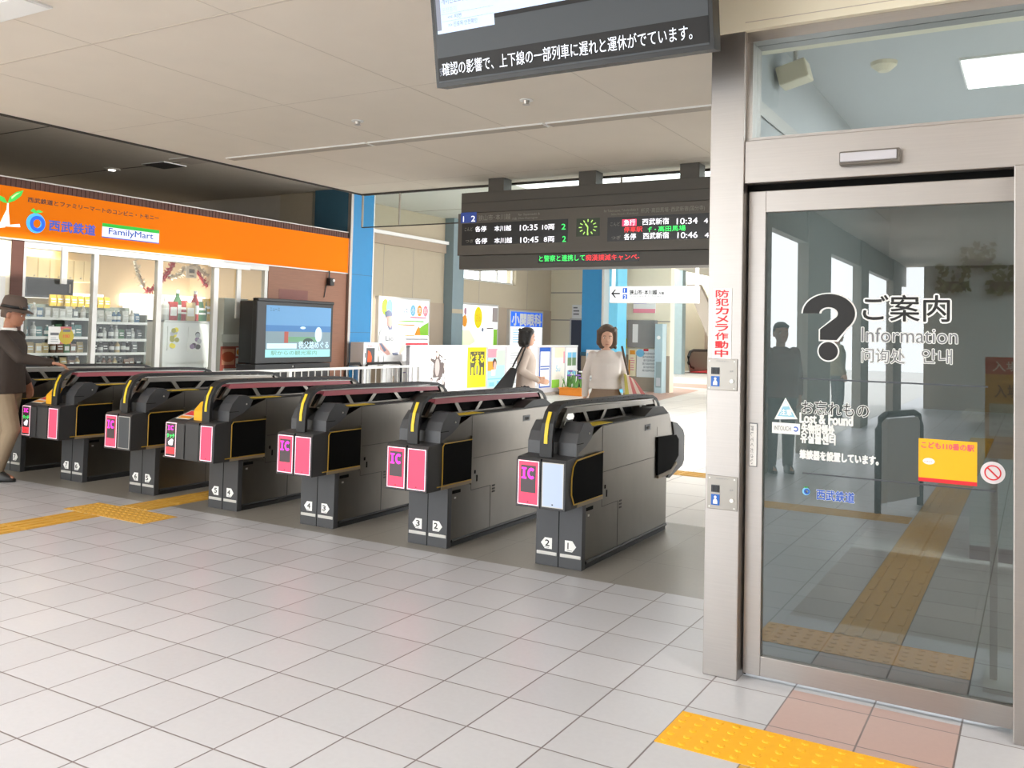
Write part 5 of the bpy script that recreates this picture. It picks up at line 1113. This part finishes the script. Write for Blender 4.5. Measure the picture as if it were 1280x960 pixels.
c, P = Fb((0, YG-.0015, 0), X1, Z1); P.polyp([(968, 524), (997, 524), (982, 497)], m_paper); P.lift(); P.polyp([(971, 522), (994, 522), (982.5, 501)], M('sticker_aqua', srgb(150, 206, 226), .5, vary=0)); P.lift(); P.polyp([(979, 508), (986, 508), (982.5, 502)], m_paper); P.textp('注意', 975, 518.5, 990, 511, m_paper, .03); P.rectp(972, 522, 993, 520, m_paper)
tag(c.build('sticker'), 'triangular pale blue caution sticker on the glass door', 'sticker')
sticker('small white sticker with a blue arc below the triangular one', 'sticker', (965, 530, 1000, 541), m_paper, lambda P: (P.ft('INTOUCH', .08, .3, .68, .7, m_grey_ink), P.ring(*P.f(.85, .5), .011, .006, m_blue, -140, 140)))
# framed screen behind the viewpoint, mirrored in the door
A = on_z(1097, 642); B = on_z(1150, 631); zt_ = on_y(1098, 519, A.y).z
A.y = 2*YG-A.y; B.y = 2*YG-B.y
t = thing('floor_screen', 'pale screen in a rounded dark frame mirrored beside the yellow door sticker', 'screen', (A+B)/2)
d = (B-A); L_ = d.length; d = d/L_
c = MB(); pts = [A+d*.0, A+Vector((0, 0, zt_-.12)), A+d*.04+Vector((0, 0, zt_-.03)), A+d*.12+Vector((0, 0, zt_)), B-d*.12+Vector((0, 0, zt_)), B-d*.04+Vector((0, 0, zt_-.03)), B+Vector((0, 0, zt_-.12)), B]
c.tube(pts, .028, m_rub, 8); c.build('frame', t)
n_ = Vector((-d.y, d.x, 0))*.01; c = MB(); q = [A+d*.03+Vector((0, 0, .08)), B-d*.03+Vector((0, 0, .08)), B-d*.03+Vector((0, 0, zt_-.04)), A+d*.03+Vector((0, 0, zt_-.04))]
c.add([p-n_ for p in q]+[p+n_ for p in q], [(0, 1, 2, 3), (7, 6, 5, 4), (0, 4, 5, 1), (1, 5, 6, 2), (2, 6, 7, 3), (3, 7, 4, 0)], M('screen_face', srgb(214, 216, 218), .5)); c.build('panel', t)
# office things
YO = 4.5; a, bb = on_y(1231, 572, YO), on_y(1300, 448, YO)
t = thing('fare_poster', 'tall yellow poster with a red heading behind the glass door', 'poster', ((a.x+bb.x)/2, YO, 0))
c, P = Fb((0, YO, 0), X1, Z1); c.box(a.x, bb.x, YO, YO+.02, a.z, bb.z, M('poster_amber', srgb(214, 160, 40), .6, vary=.02)); W = bb.x-a.x; Hh = bb.z-a.z; f = lambda u, v: (a.x+W*u, a.z+Hh*v)
P.rect(*f(0, .83), *f(1, 1), M('poster_red', srgb(190, 46, 44), .6)); P.lift(); P.text('入場券', *f(.14, .86), Hh*.10, m_paper, W*.75, .02); P.text('入場券', *f(.18, .6), Hh*.13, m_ink, W*.7, .02); P.rect(*f(.08, .22), *f(1, .54), M('poster_pale', srgb(200, 210, 200), .6)); P.lift()
for k, s in enumerate(('ホームに入るとき', 'お見送りのお客様', '発売しています', 'ご利用ください')): P.text(s, *f(.12, .46-k*.07), Hh*.04, m_grey_ink, W*.8)
P.text('● 有効時間は二時間', *f(.05, .14), Hh*.03, m_dbrown, W*.9); c.build('printed_sheet', t); c = MB(); c.box(a.x+.02, a.x+.05, YO+.02, YO+.05, 0, bb.z, m_frame); c.box(bb.x-.05, bb.x-.02, YO+.02, YO+.05, 0, bb.z, m_frame); c.box(a.x, bb.x, YO-.1, YO+.2, 0, .02, m_frame); c.build('stand', t)
t = thing('office_counter', 'pale office counter seen faintly through the glass door', 'counter', (1.4, 7.2, 0))
c = MB(); c.box(-.4, 3.5, 7.0, 7.5, .1, .95, M('counter_pale', srgb(176, 190, 190), .6)); c.box(-.4, 3.5, 7.03, 7.5, 0, .1, m_gdark); c.build('body', t); c = MB(); c.box(-.45, 3.55, 6.95, 7.55, .95, 1.0, m_frame); c.build('worktop', t)
q = on_y(1180, 110, 6.2)
fitting('office_ceiling_light', 'bright lit ceiling panel of the office seen through the transom', 'ceiling light', -.35, 1.6, 5.3, 5.9, 3.0, M('office_diffuser', (1, 1, 1), emit=2.0))

area('office_lamp', (1.5, 6.0, 2.95), 2.0, 1.5, 125, (.93, .97, 1))
q = on_y(993, 93, 4.6); t = thing('wall_speaker', 'beige box speaker on the office ceiling behind the transom', 'speaker', q)
c = MB(); c.T = Matrix.Translation(q) @ Matrix.Rotation(-.25, 4, 'Y'); c.box(-.075, .075, -.06, .06, -.05, .05, m_beige2); c.build('housing', t, bevel=.008); c = MB(); c.tube([q+Vector((0, .02, .04)), (q.x, q.y+.02, 3.0)], .012, m_frame, 8); c.build('bracket', t)
q = on_z(1105, 78, 3.0); q = Vector((q.x, min(q.y, 8), 3.0)); c = MB(); c.loft([(q.x, q.y, 3.0, .07, .07), (q.x, q.y, 2.98, .065, .065), (q.x, q.y, 2.95, .03, .03)], m_beige2, 20); tag(c.build('smoke_detector', loc=q), 'round smoke detector on the office ceiling behind the transom', 'smoke detector')
YW_ = 8.69
for k, (px, lab) in enumerate((((1223, 320), 'topmost leafy wall planter in the office'), ((1191, 349), 'leafy wall planter in the office, lower one toward the lettering'), ((1254, 349), 'leafy wall planter in the office, lower one toward the door jamb'))):
    q = on_y(*px, YW_-.05); t = thing('wall_planter', lab, 'planter', q, 'leafy wall planters')
    c = MB(); c.box(q.x-.1, q.x+.1, YW_-.06, YW_, q.z-.1, q.z-.02, m_gdark); c.build('pot', t); c = MB(); r_ = random.Random(k)
    for j in range(60):
        p = q+Vector((r_.uniform(-.13, .13), r_.uniform(-.06, .0), r_.uniform(-.12, .12))); e = Vector((r_.uniform(-1, 1), r_.uniform(-1, 0), r_.uniform(-1, 1)))*.035; g_ = Vector((e.z, 0, -e.x))*.6; c.add([p-e, p+g_, p+e, p-g_], [(0, 1, 2, 3)], M('leaf_dull', srgb(92, 108, 70), .6, vary=.2))
    c.build('foliage', t)
# ================================================================== PEOPLE
# local frame: facing -y, their right hand at -x; lengths for a body 1.60 m tall, scaled by s
def lerp(a, b, t): return tuple(a[i]+(b[i]-a[i])*t for i in range(3))
def add_hand(c, wrist, d, pn, m, curl=.35):
    """palm, four fingers of different length and a thumb off the palm's side"""
    w_ = Vector(wrist); d = Vector(d).normalized(); pn = Vector(pn); pn = (pn-d*pn.dot(d)).normalized(); sd = d.cross(pn)
    for k, off in enumerate((-.027, -.009, .009, .027)):
        c.cap(w_+sd*off*.6, w_+d*.078+sd*off, .013, .0105, m, 8)
        L = (.062, .074, .078, .066)[3-k] if k in (0, 3) else (.074, .078)[k-1]
        b0 = w_+d*.078+sd*off; d1 = (d*math.cos(curl)+pn*math.sin(curl)); b1 = b0+d1*L*.5; d2 = (d*math.cos(curl*2)+pn*math.sin(curl*2)); b2 = b1+d2*L*.5
        c.cap(b0, b1, .0092, .0086, m, 8); c.cap(b1, b2, .0086, .0068, m, 8)
    t0 = w_+d*.022+sd*.024; t1 = t0+(d*.6+sd*.75+pn*.25).normalized()*.038; t2 = t1+(d*.95+sd*.25+pn*.3).normalized()*.032
    c.cap(t0, t1, .0135, .011, m, 8); c.cap(t1, t2, .0105, .008, m, 8)
def person(label, loc, turn, H, skin, hair_m, hair, top_m, leg_m, shoe_m, pose, hat=None, top_len=.80, bulk=1.0, sleeve='long', look=0.0, nod=0.0, collar=None):
    s = H/1.60; base = Vector(loc)
    t = thing('person', label, 'person', base)
    T = Matrix.Translation(base) @ Matrix.Rotation(turn, 4, 'Z') @ Matrix.Scale(s, 4)
    # head frame
    HT_ = Matrix.Translation((0, 0, 1.365)) @ Matrix.Rotation(look, 4, 'Z') @ Matrix.Rotation(nod, 4, 'X') @ Matrix.Translation((0, 0, -1.365))
    def mb(head=False):
        c = MB(); c.T = T @ HT_ if head else T; return c
    sh = {k: pose.get('sh'+k, (sx*.145, .0, 1.282)) for k, sx in (('R', -1), ('L', 1))}
    hip = {'R': (-.085, .0, .83), 'L': (.085, .0, .83)}
    b = mb()
    # torso and neck
    b.loft([(0, .0, .76, .12, .09), (0, .005, .84, .155, .105), (0, .0, .95, .125, .09), (0, -.005, 1.08, .135, .095), (0, -.005, 1.2, .155, .10), (0, .005, 1.28, .13, .078), (0, .01, 1.33, .07, .06)], skin, 18)
    b.cap((0, .012, 1.30), (0, .0, 1.42), .052, .048, skin)
    for k in 'RL':
        e, w_, hd, pn = pose[k]
        b.cap(sh[k], e, .043, .036, skin); b.cap(e, w_, .037, .025, skin); b.ell(sh[k], (.046, .044, .044), skin)
        add_hand(b, w_, hd, pn, skin)
        kn, an = pose['leg'+k]
        b.cap(hip[k], kn, .078, .052, skin); b.cap(kn, an, .05, .033, skin); b.cap(an, (an[0], an[1]-.14, max(an[2]-.05, .022)), .035, .025, skin)
    # head: skull, jaw, nose, ears, lips, brow
    b.T = T @ HT_
    b.loft([(0, -.045, 1.385, .018, .022), (0, -.04, 1.395, .042, .045), (0, -.028, 1.42, .058, .066), (0, -.018, 1.455, .068, .082), (0, -.010, 1.50, .073, .092), (0, -.005, 1.54, .073, .094), (0, .0, 1.57, .064, .082), (0, .002, 1.592, .04, .052), (0, .002, 1.60, .012, .014)], skin, 20)
    b.add([(-.006, -.093, 1.492), (.006, -.093, 1.492), (.017, -.098, 1.452), (-.017, -.098, 1.452), (0, -.122, 1.458), (-.012, -.075, 1.49), (.012, -.075, 1.49), (.02, -.075, 1.445), (-.02, -.075, 1.445)],
          [(0, 1, 4), (1, 2, 4), (2, 3, 4), (3, 0, 4), (0, 5, 6, 1), (1, 6, 7, 2), (2, 7, 8, 3), (3, 8, 5, 0), (5, 8, 7, 6)], skin)
    b.ell((0, -.086, 1.424), (.022, .012, .007), skin, 10, 6); b.ell((0, -.083, 1.415), (.019, .012, .007), skin, 10, 6); b.ell((0, -.085, 1.507), (.05, .014, .009), skin, 12, 6)
    for sx in (-1, 1): b.ell((sx*.074, .008, 1.478), (.010, .02, .032), skin, 10, 8)
    body = b.build('body', t, remesh=.0062, relax=3)
    for sx in (-1, 1):
        c = mb(True); c.ell((sx*.030, -.0885, 1.489), (.012, .006, .0065), m_white, 10, 6); e_ = c.build('eye', t, smooth=True)
        c = mb(True); c.ell((sx*.030, -.0925, 1.489), (.0055, .004, .0055), m_ink, 8, 6); c.build('iris', e_, smooth=True)
        c = mb(True); c.tube([(sx*.015, -.098, 1.508), (sx*.03, -.099, 1.513), (sx*.046, -.090, 1.508)], .003, hair_m, 6); c.build('eyebrow', t)
    c = mb(True); c.tube([(-.02, -.0935, 1.419), (0, -.0985, 1.4205), (.02, -.0935, 1.419)], [.0015, .0035, .0015], M('lip', srgb(172, 100, 92), .5), 6); c.build('mouth', t)
    # hair
    c = mb(True)
    if hair == 'short':
        c.loft([(0, .030, 1.45, .066, .066), (0, .024, 1.49, .079, .078), (0, .014, 1.53, .082, .090), (0, .006, 1.565, .078, .096), (0, .0, 1.595, .062, .078), (0, .0, 1.615, .03, .04)], hair_m, 18)
        c.cap((-.05, -.07, 1.565), (.05, -.075, 1.57), .022, .022, hair_m)
    else:
        r_ = random.Random(5)
        c.loft([(0, .030, 1.36, .075, .06), (0, .03, 1.40, .095, .082), (0, .024, 1.46, .102, .092), (0, .018, 1.52, .102, .102), (0, .01, 1.575, .09, .10), (0, .0, 1.61, .06, .075), (0, .0, 1.63, .02, .03)], hair_m, 20)
        c.cap((-.07, -.055, 1.56), (.06, -.065, 1.575), .03, .028, hair_m); c.cap((-.088, -.02, 1.42), (-.085, -.04, 1.55), .026, .026, hair_m); c.cap((.088, -.02, 1.42), (.085, -.04, 1.55), .026, .026, hair_m)
        for k in range(40):
            an = r_.uniform(0, 2*math.pi); z = r_.uniform(1.37, 1.6)
            if math.sin(an) < -.35 and z < 1.56: continue
            c.ell((math.cos(an)*.098, .02+math.sin(an)*.088, z), (.018, .018, .02), hair_m, 8, 5)
    c.build('hair', t, remesh=.008, relax=2)
    if hat:
        c = mb(True); c.loft([(0, .002, 1.535, .098, .118), (0, .004, 1.54, .092, .108), (0, .004, 1.60, .088, .104), (0, .004, 1.645, .078, .092), (0, .004, 1.66, .05, .06)], hat, 24); c.loft([(0, -.01, 1.518, .135, .16), (0, -.008, 1.528, .13, .155), (0, .0, 1.545, .095, .115), (0, .0, 1.542, .09, .11)], hat, 24)
        hh = c.build('hat', t, smooth=True); c = mb(True); c.loft([(0, .004, 1.545, .0935, .111), (0, .004, 1.57, .092, .109)], m_black, 24); c.build('hat_band', hh, smooth=True)
    # clothes
    k_ = bulk
    c = mb()
    zt_ = 1.335
    c.loft([(0, .004, top_len, .175*k_, .128*k_), (0, .002, top_len+.05, .172*k_, .125*k_), (0, .0, .96 if top_len < .92 else top_len+.1, .15*k_, .115*k_), (0, -.006, 1.10, .155*k_, .118*k_), (0, -.008, 1.2, .160*k_, .116*k_), (0, .0, 1.265, .158*k_, .098*k_), (0, .006, 1.305, .118, .08), (0, .01, zt_+.012, .068, .064)], top_m, 24)
    for k in 'RL':
        e, w_, hd, pn = pose[k]; c.ell(sh[k], (.058*k_, .058*k_, .056*k_), top_m); c.cap(sh[k], e, .055*k_, .046*k_, top_m)
        if sleeve == 'long': c.cap(e, lerp(e, w_, .93), .045*k_, .035*k_, top_m)
    tp = c.build('top', t, remesh=.009, relax=4)
    if collar:
        c = mb(); c.loft([(0, .008, 1.325, .072, .068), (0, .006, 1.365, .062, .06)], collar, 20); c.box(-.012, .012, -.14*k_, -.118*k_, .86, 1.31, collar) if collar is m_white else None; c.build('collar', tp, smooth=True)
    c = mb()
    c.loft([(0, .004, .74, .14, .105), (0, .006, .82, .172, .122), (0, .004, .93, .148, .108), (0, .002, .99, .136, .10)], leg_m, 20)
    for k in 'RL':
        kn, an = pose['leg'+k]; c.cap(hip[k], kn, .096, .072, leg_m); c.cap(kn, (an[0], an[1], an[2]+.01), .071, .058, leg_m)
    c.build('trousers', t, remesh=.010, relax=4)
    for k in 'RL':
        kn, an = pose['leg'+k]; c = mb(); z0 = an[2]-.075
        c.loft([(an[0], an[1]-.05, z0, .046, .125), (an[0], an[1]-.05, z0+.02, .048, .128), (an[0], an[1]-.035, z0+.05, .044, .105), (an[0], an[1]-.005, z0+.085, .04, .06), (an[0], an[1]+.005, z0+.10, .036, .045)], shoe_m, 18); c.build('shoe', t, smooth=True)
    return t, T
m_jack = M('brown_black_jacket', srgb(58, 48, 42), .8, vary=.12, scale=20, bump=.15)
m_khaki = M('khaki_cotton', srgb(150, 132, 108), .8, vary=.08, scale=20, bump=.1)
m_hat = M('brown_hat', srgb(92, 78, 70), .8, vary=.12, scale=30)
m_blouse = M('white_blouse', srgb(226, 216, 208), .7, vary=.03, scale=15, bump=.1)
m_slacks = M('taupe_slacks', srgb(146, 124, 104), .75, vary=.06, scale=20, bump=.1)
m_tunic = M('beige_tunic', srgb(188, 172, 160), .75, vary=.05, scale=15, bump=.1)
m_navy = M('dark_trousers', srgb(48, 46, 52), .8, vary=.08)
m_olive = M('olive_jacket', srgb(104, 92, 62), .8, vary=.12)
m_maroon = M('maroon_vest', srgb(96, 54, 48), .8, vary=.12)
stand_legs = {'legR': ((-.09, -.01, .45), (-.092, .01, .078)), 'legL': ((.09, -.02, .45), (.092, .0, .078))}
# man in a hat at the gates: facing away to the right, one arm out to the reader
man_pose = {'R': ((-.20, -.20, 1.10), (-.10, -.43, 1.06), (.15, -1, -.12), (0, -.2, -1)), 'L': ((.20, .05, 1.07), (.21, -.08, .86), (0, -.25, -1), (-1, 0, 0)),
            'legR': ((-.09, -.10, .46), (-.09, .02, .078)), 'legL': ((.09, .04, .45), (.09, .20, .10))}
mp = on_z(4, 600)
person('person in a brown hat and dark jacket reaching over a ticket gate', mp, math.radians(122), 1.66, m_skin_d, m_brhair, 'short', m_jack, m_khaki, m_black, man_pose, hat=m_hat, top_len=.78, bulk=1.12, look=.1, nod=.16, collar=m_paper)
# woman in a beige tunic, profile to the right
w1 = on_z(655, 563)
wp = {'R': ((-.19, .06, 1.06), (-.15, -.17, .93), (.1, -1, -.15), (1, 0, 0)), 'L': ((.18, .05, 1.07), (.15, -.12, .95), (0, -1, -.2), (-1, 0, 0)),
      'legR': ((-.085, -.08, .46), (-.085, .05, .078)), 'legL': ((.085, .06, .46), (.085, .24, .12))}
t1_, T1 = person('person with black hair in a beige tunic walking past the posters with a black bag', w1, math.radians(118), 1.53, m_skin, m_hair, 'bob', m_tunic, m_navy, m_black, wp, top_len=.70, bulk=1.08, nod=.05)
def bag(name, label, T, build):
    c = MB(); c.T = T; t = thing(name, label, 'bag', T @ Vector((0, 0, .9))); build(c, t, T); return t
def bb1(c, t, T):
    # black tote hanging behind the right shoulder
    c.add([(-.26, .10, 1.08), (-.20, .14, 1.08), (-.20, .22, .58), (-.27, .22, .58), (-.26, .16, 1.10), (-.20, .20, 1.10), (-.20, .56, .62), (-.27, .56, .62)],
          [(0, 1, 2, 3), (7, 6, 5, 4), (0, 4, 5, 1), (1, 5, 6, 2), (2, 6, 7, 3), (3, 7, 4, 0)], m_rub); c.build('bag_body', t, bevel=.01)
    d = MB(); d.T = T; d.tube([(-.235, .12, 1.08), (-.20, .05, 1.24), (-.17, .0, 1.385), (-.165, .05, 1.36), (-.22, .17, 1.10)], .012, m_rub, 8); d.build('strap', t)
bag('shoulder_bag', 'black tote bag hanging behind the beige tunic', T1, bb1)
# woman in a white blouse walking towards the gates
w2 = on_z(755, 594)
wp2 = {'R': ((-.215, .04, 1.07), (-.225, -.02, .84), (.12, -.15, -1), (1, 0, 0)), 'L': ((.205, .05, 1.07), (.215, -.10, .90), (-.05, -.35, -1), (-1, 0, 0)),
       'legR': ((-.09, -.09, .46), (-.09, -.02, .078)), 'legL': ((.09, .02, .45), (.09, .20, .11))}
t2_, T2 = person('person in a white blouse and taupe trousers walking towards the gates', w2, math.radians(28), 1.57, m_skin, m_brhair, 'bob', m_blouse, m_slacks, m_black, wp2, top_len=.93, bulk=1.02, nod=.12)
ms1 = M('stripe_rose', srgb(206, 120, 118), .7, vary=.05); ms2 = M('stripe_olive', srgb(196, 184, 92), .7, vary=.05); ms3 = M('stripe_cream', srgb(226, 206, 190), .7, vary=.05)
def bb2(c, t, T):
    for k, m in enumerate((ms2, ms3, ms1, ms3, ms1)):
        t0, t1_ = .19+k*.022, .19+(k+1)*.022; b0, b1_ = .20+k*.046, .20+(k+1)*.046
        c.add([(t0, -.10, 1.10-k*.012), (t1_, -.10, 1.10-(k+1)*.012), (b1_, -.16, .83+k*.008), (b0, -.16, .83), (t0, .06, 1.10-k*.012), (t1_, .06, 1.10-(k+1)*.012), (b1_, .10, .83+k*.008), (b0, .10, .83)],
              [(0, 1, 2, 3), (7, 6, 5, 4), (0, 4, 5, 1), (1, 5, 6, 2), (2, 6, 7, 3), (3, 7, 4, 0)], m)
    c.build('bag_body', t); d = MB(); d.T = T; d.tube([(.22, .06, 1.09), (.20, .0, 1.25), (.165, -.02, 1.385), (.18, -.07, 1.30), (.23, -.13, 1.09)], .012, M('strap_brown', srgb(84, 66, 48), .6), 8); d.build('strap', t)
bag('tote_bag', 'striped rose and olive bag on the shoulder of the white blouse', T2, bb2)
# two people behind the viewpoint, mirrored in the glass door
rest = {'R': ((-.20, .03, 1.06), (-.19, -.06, .84), (0, -.15, -1), (1, 0, 0)), 'L': ((.20, .03, 1.06), (.19, -.06, .84), (0, -.15, -1), (-1, 0, 0)), **stand_legs}
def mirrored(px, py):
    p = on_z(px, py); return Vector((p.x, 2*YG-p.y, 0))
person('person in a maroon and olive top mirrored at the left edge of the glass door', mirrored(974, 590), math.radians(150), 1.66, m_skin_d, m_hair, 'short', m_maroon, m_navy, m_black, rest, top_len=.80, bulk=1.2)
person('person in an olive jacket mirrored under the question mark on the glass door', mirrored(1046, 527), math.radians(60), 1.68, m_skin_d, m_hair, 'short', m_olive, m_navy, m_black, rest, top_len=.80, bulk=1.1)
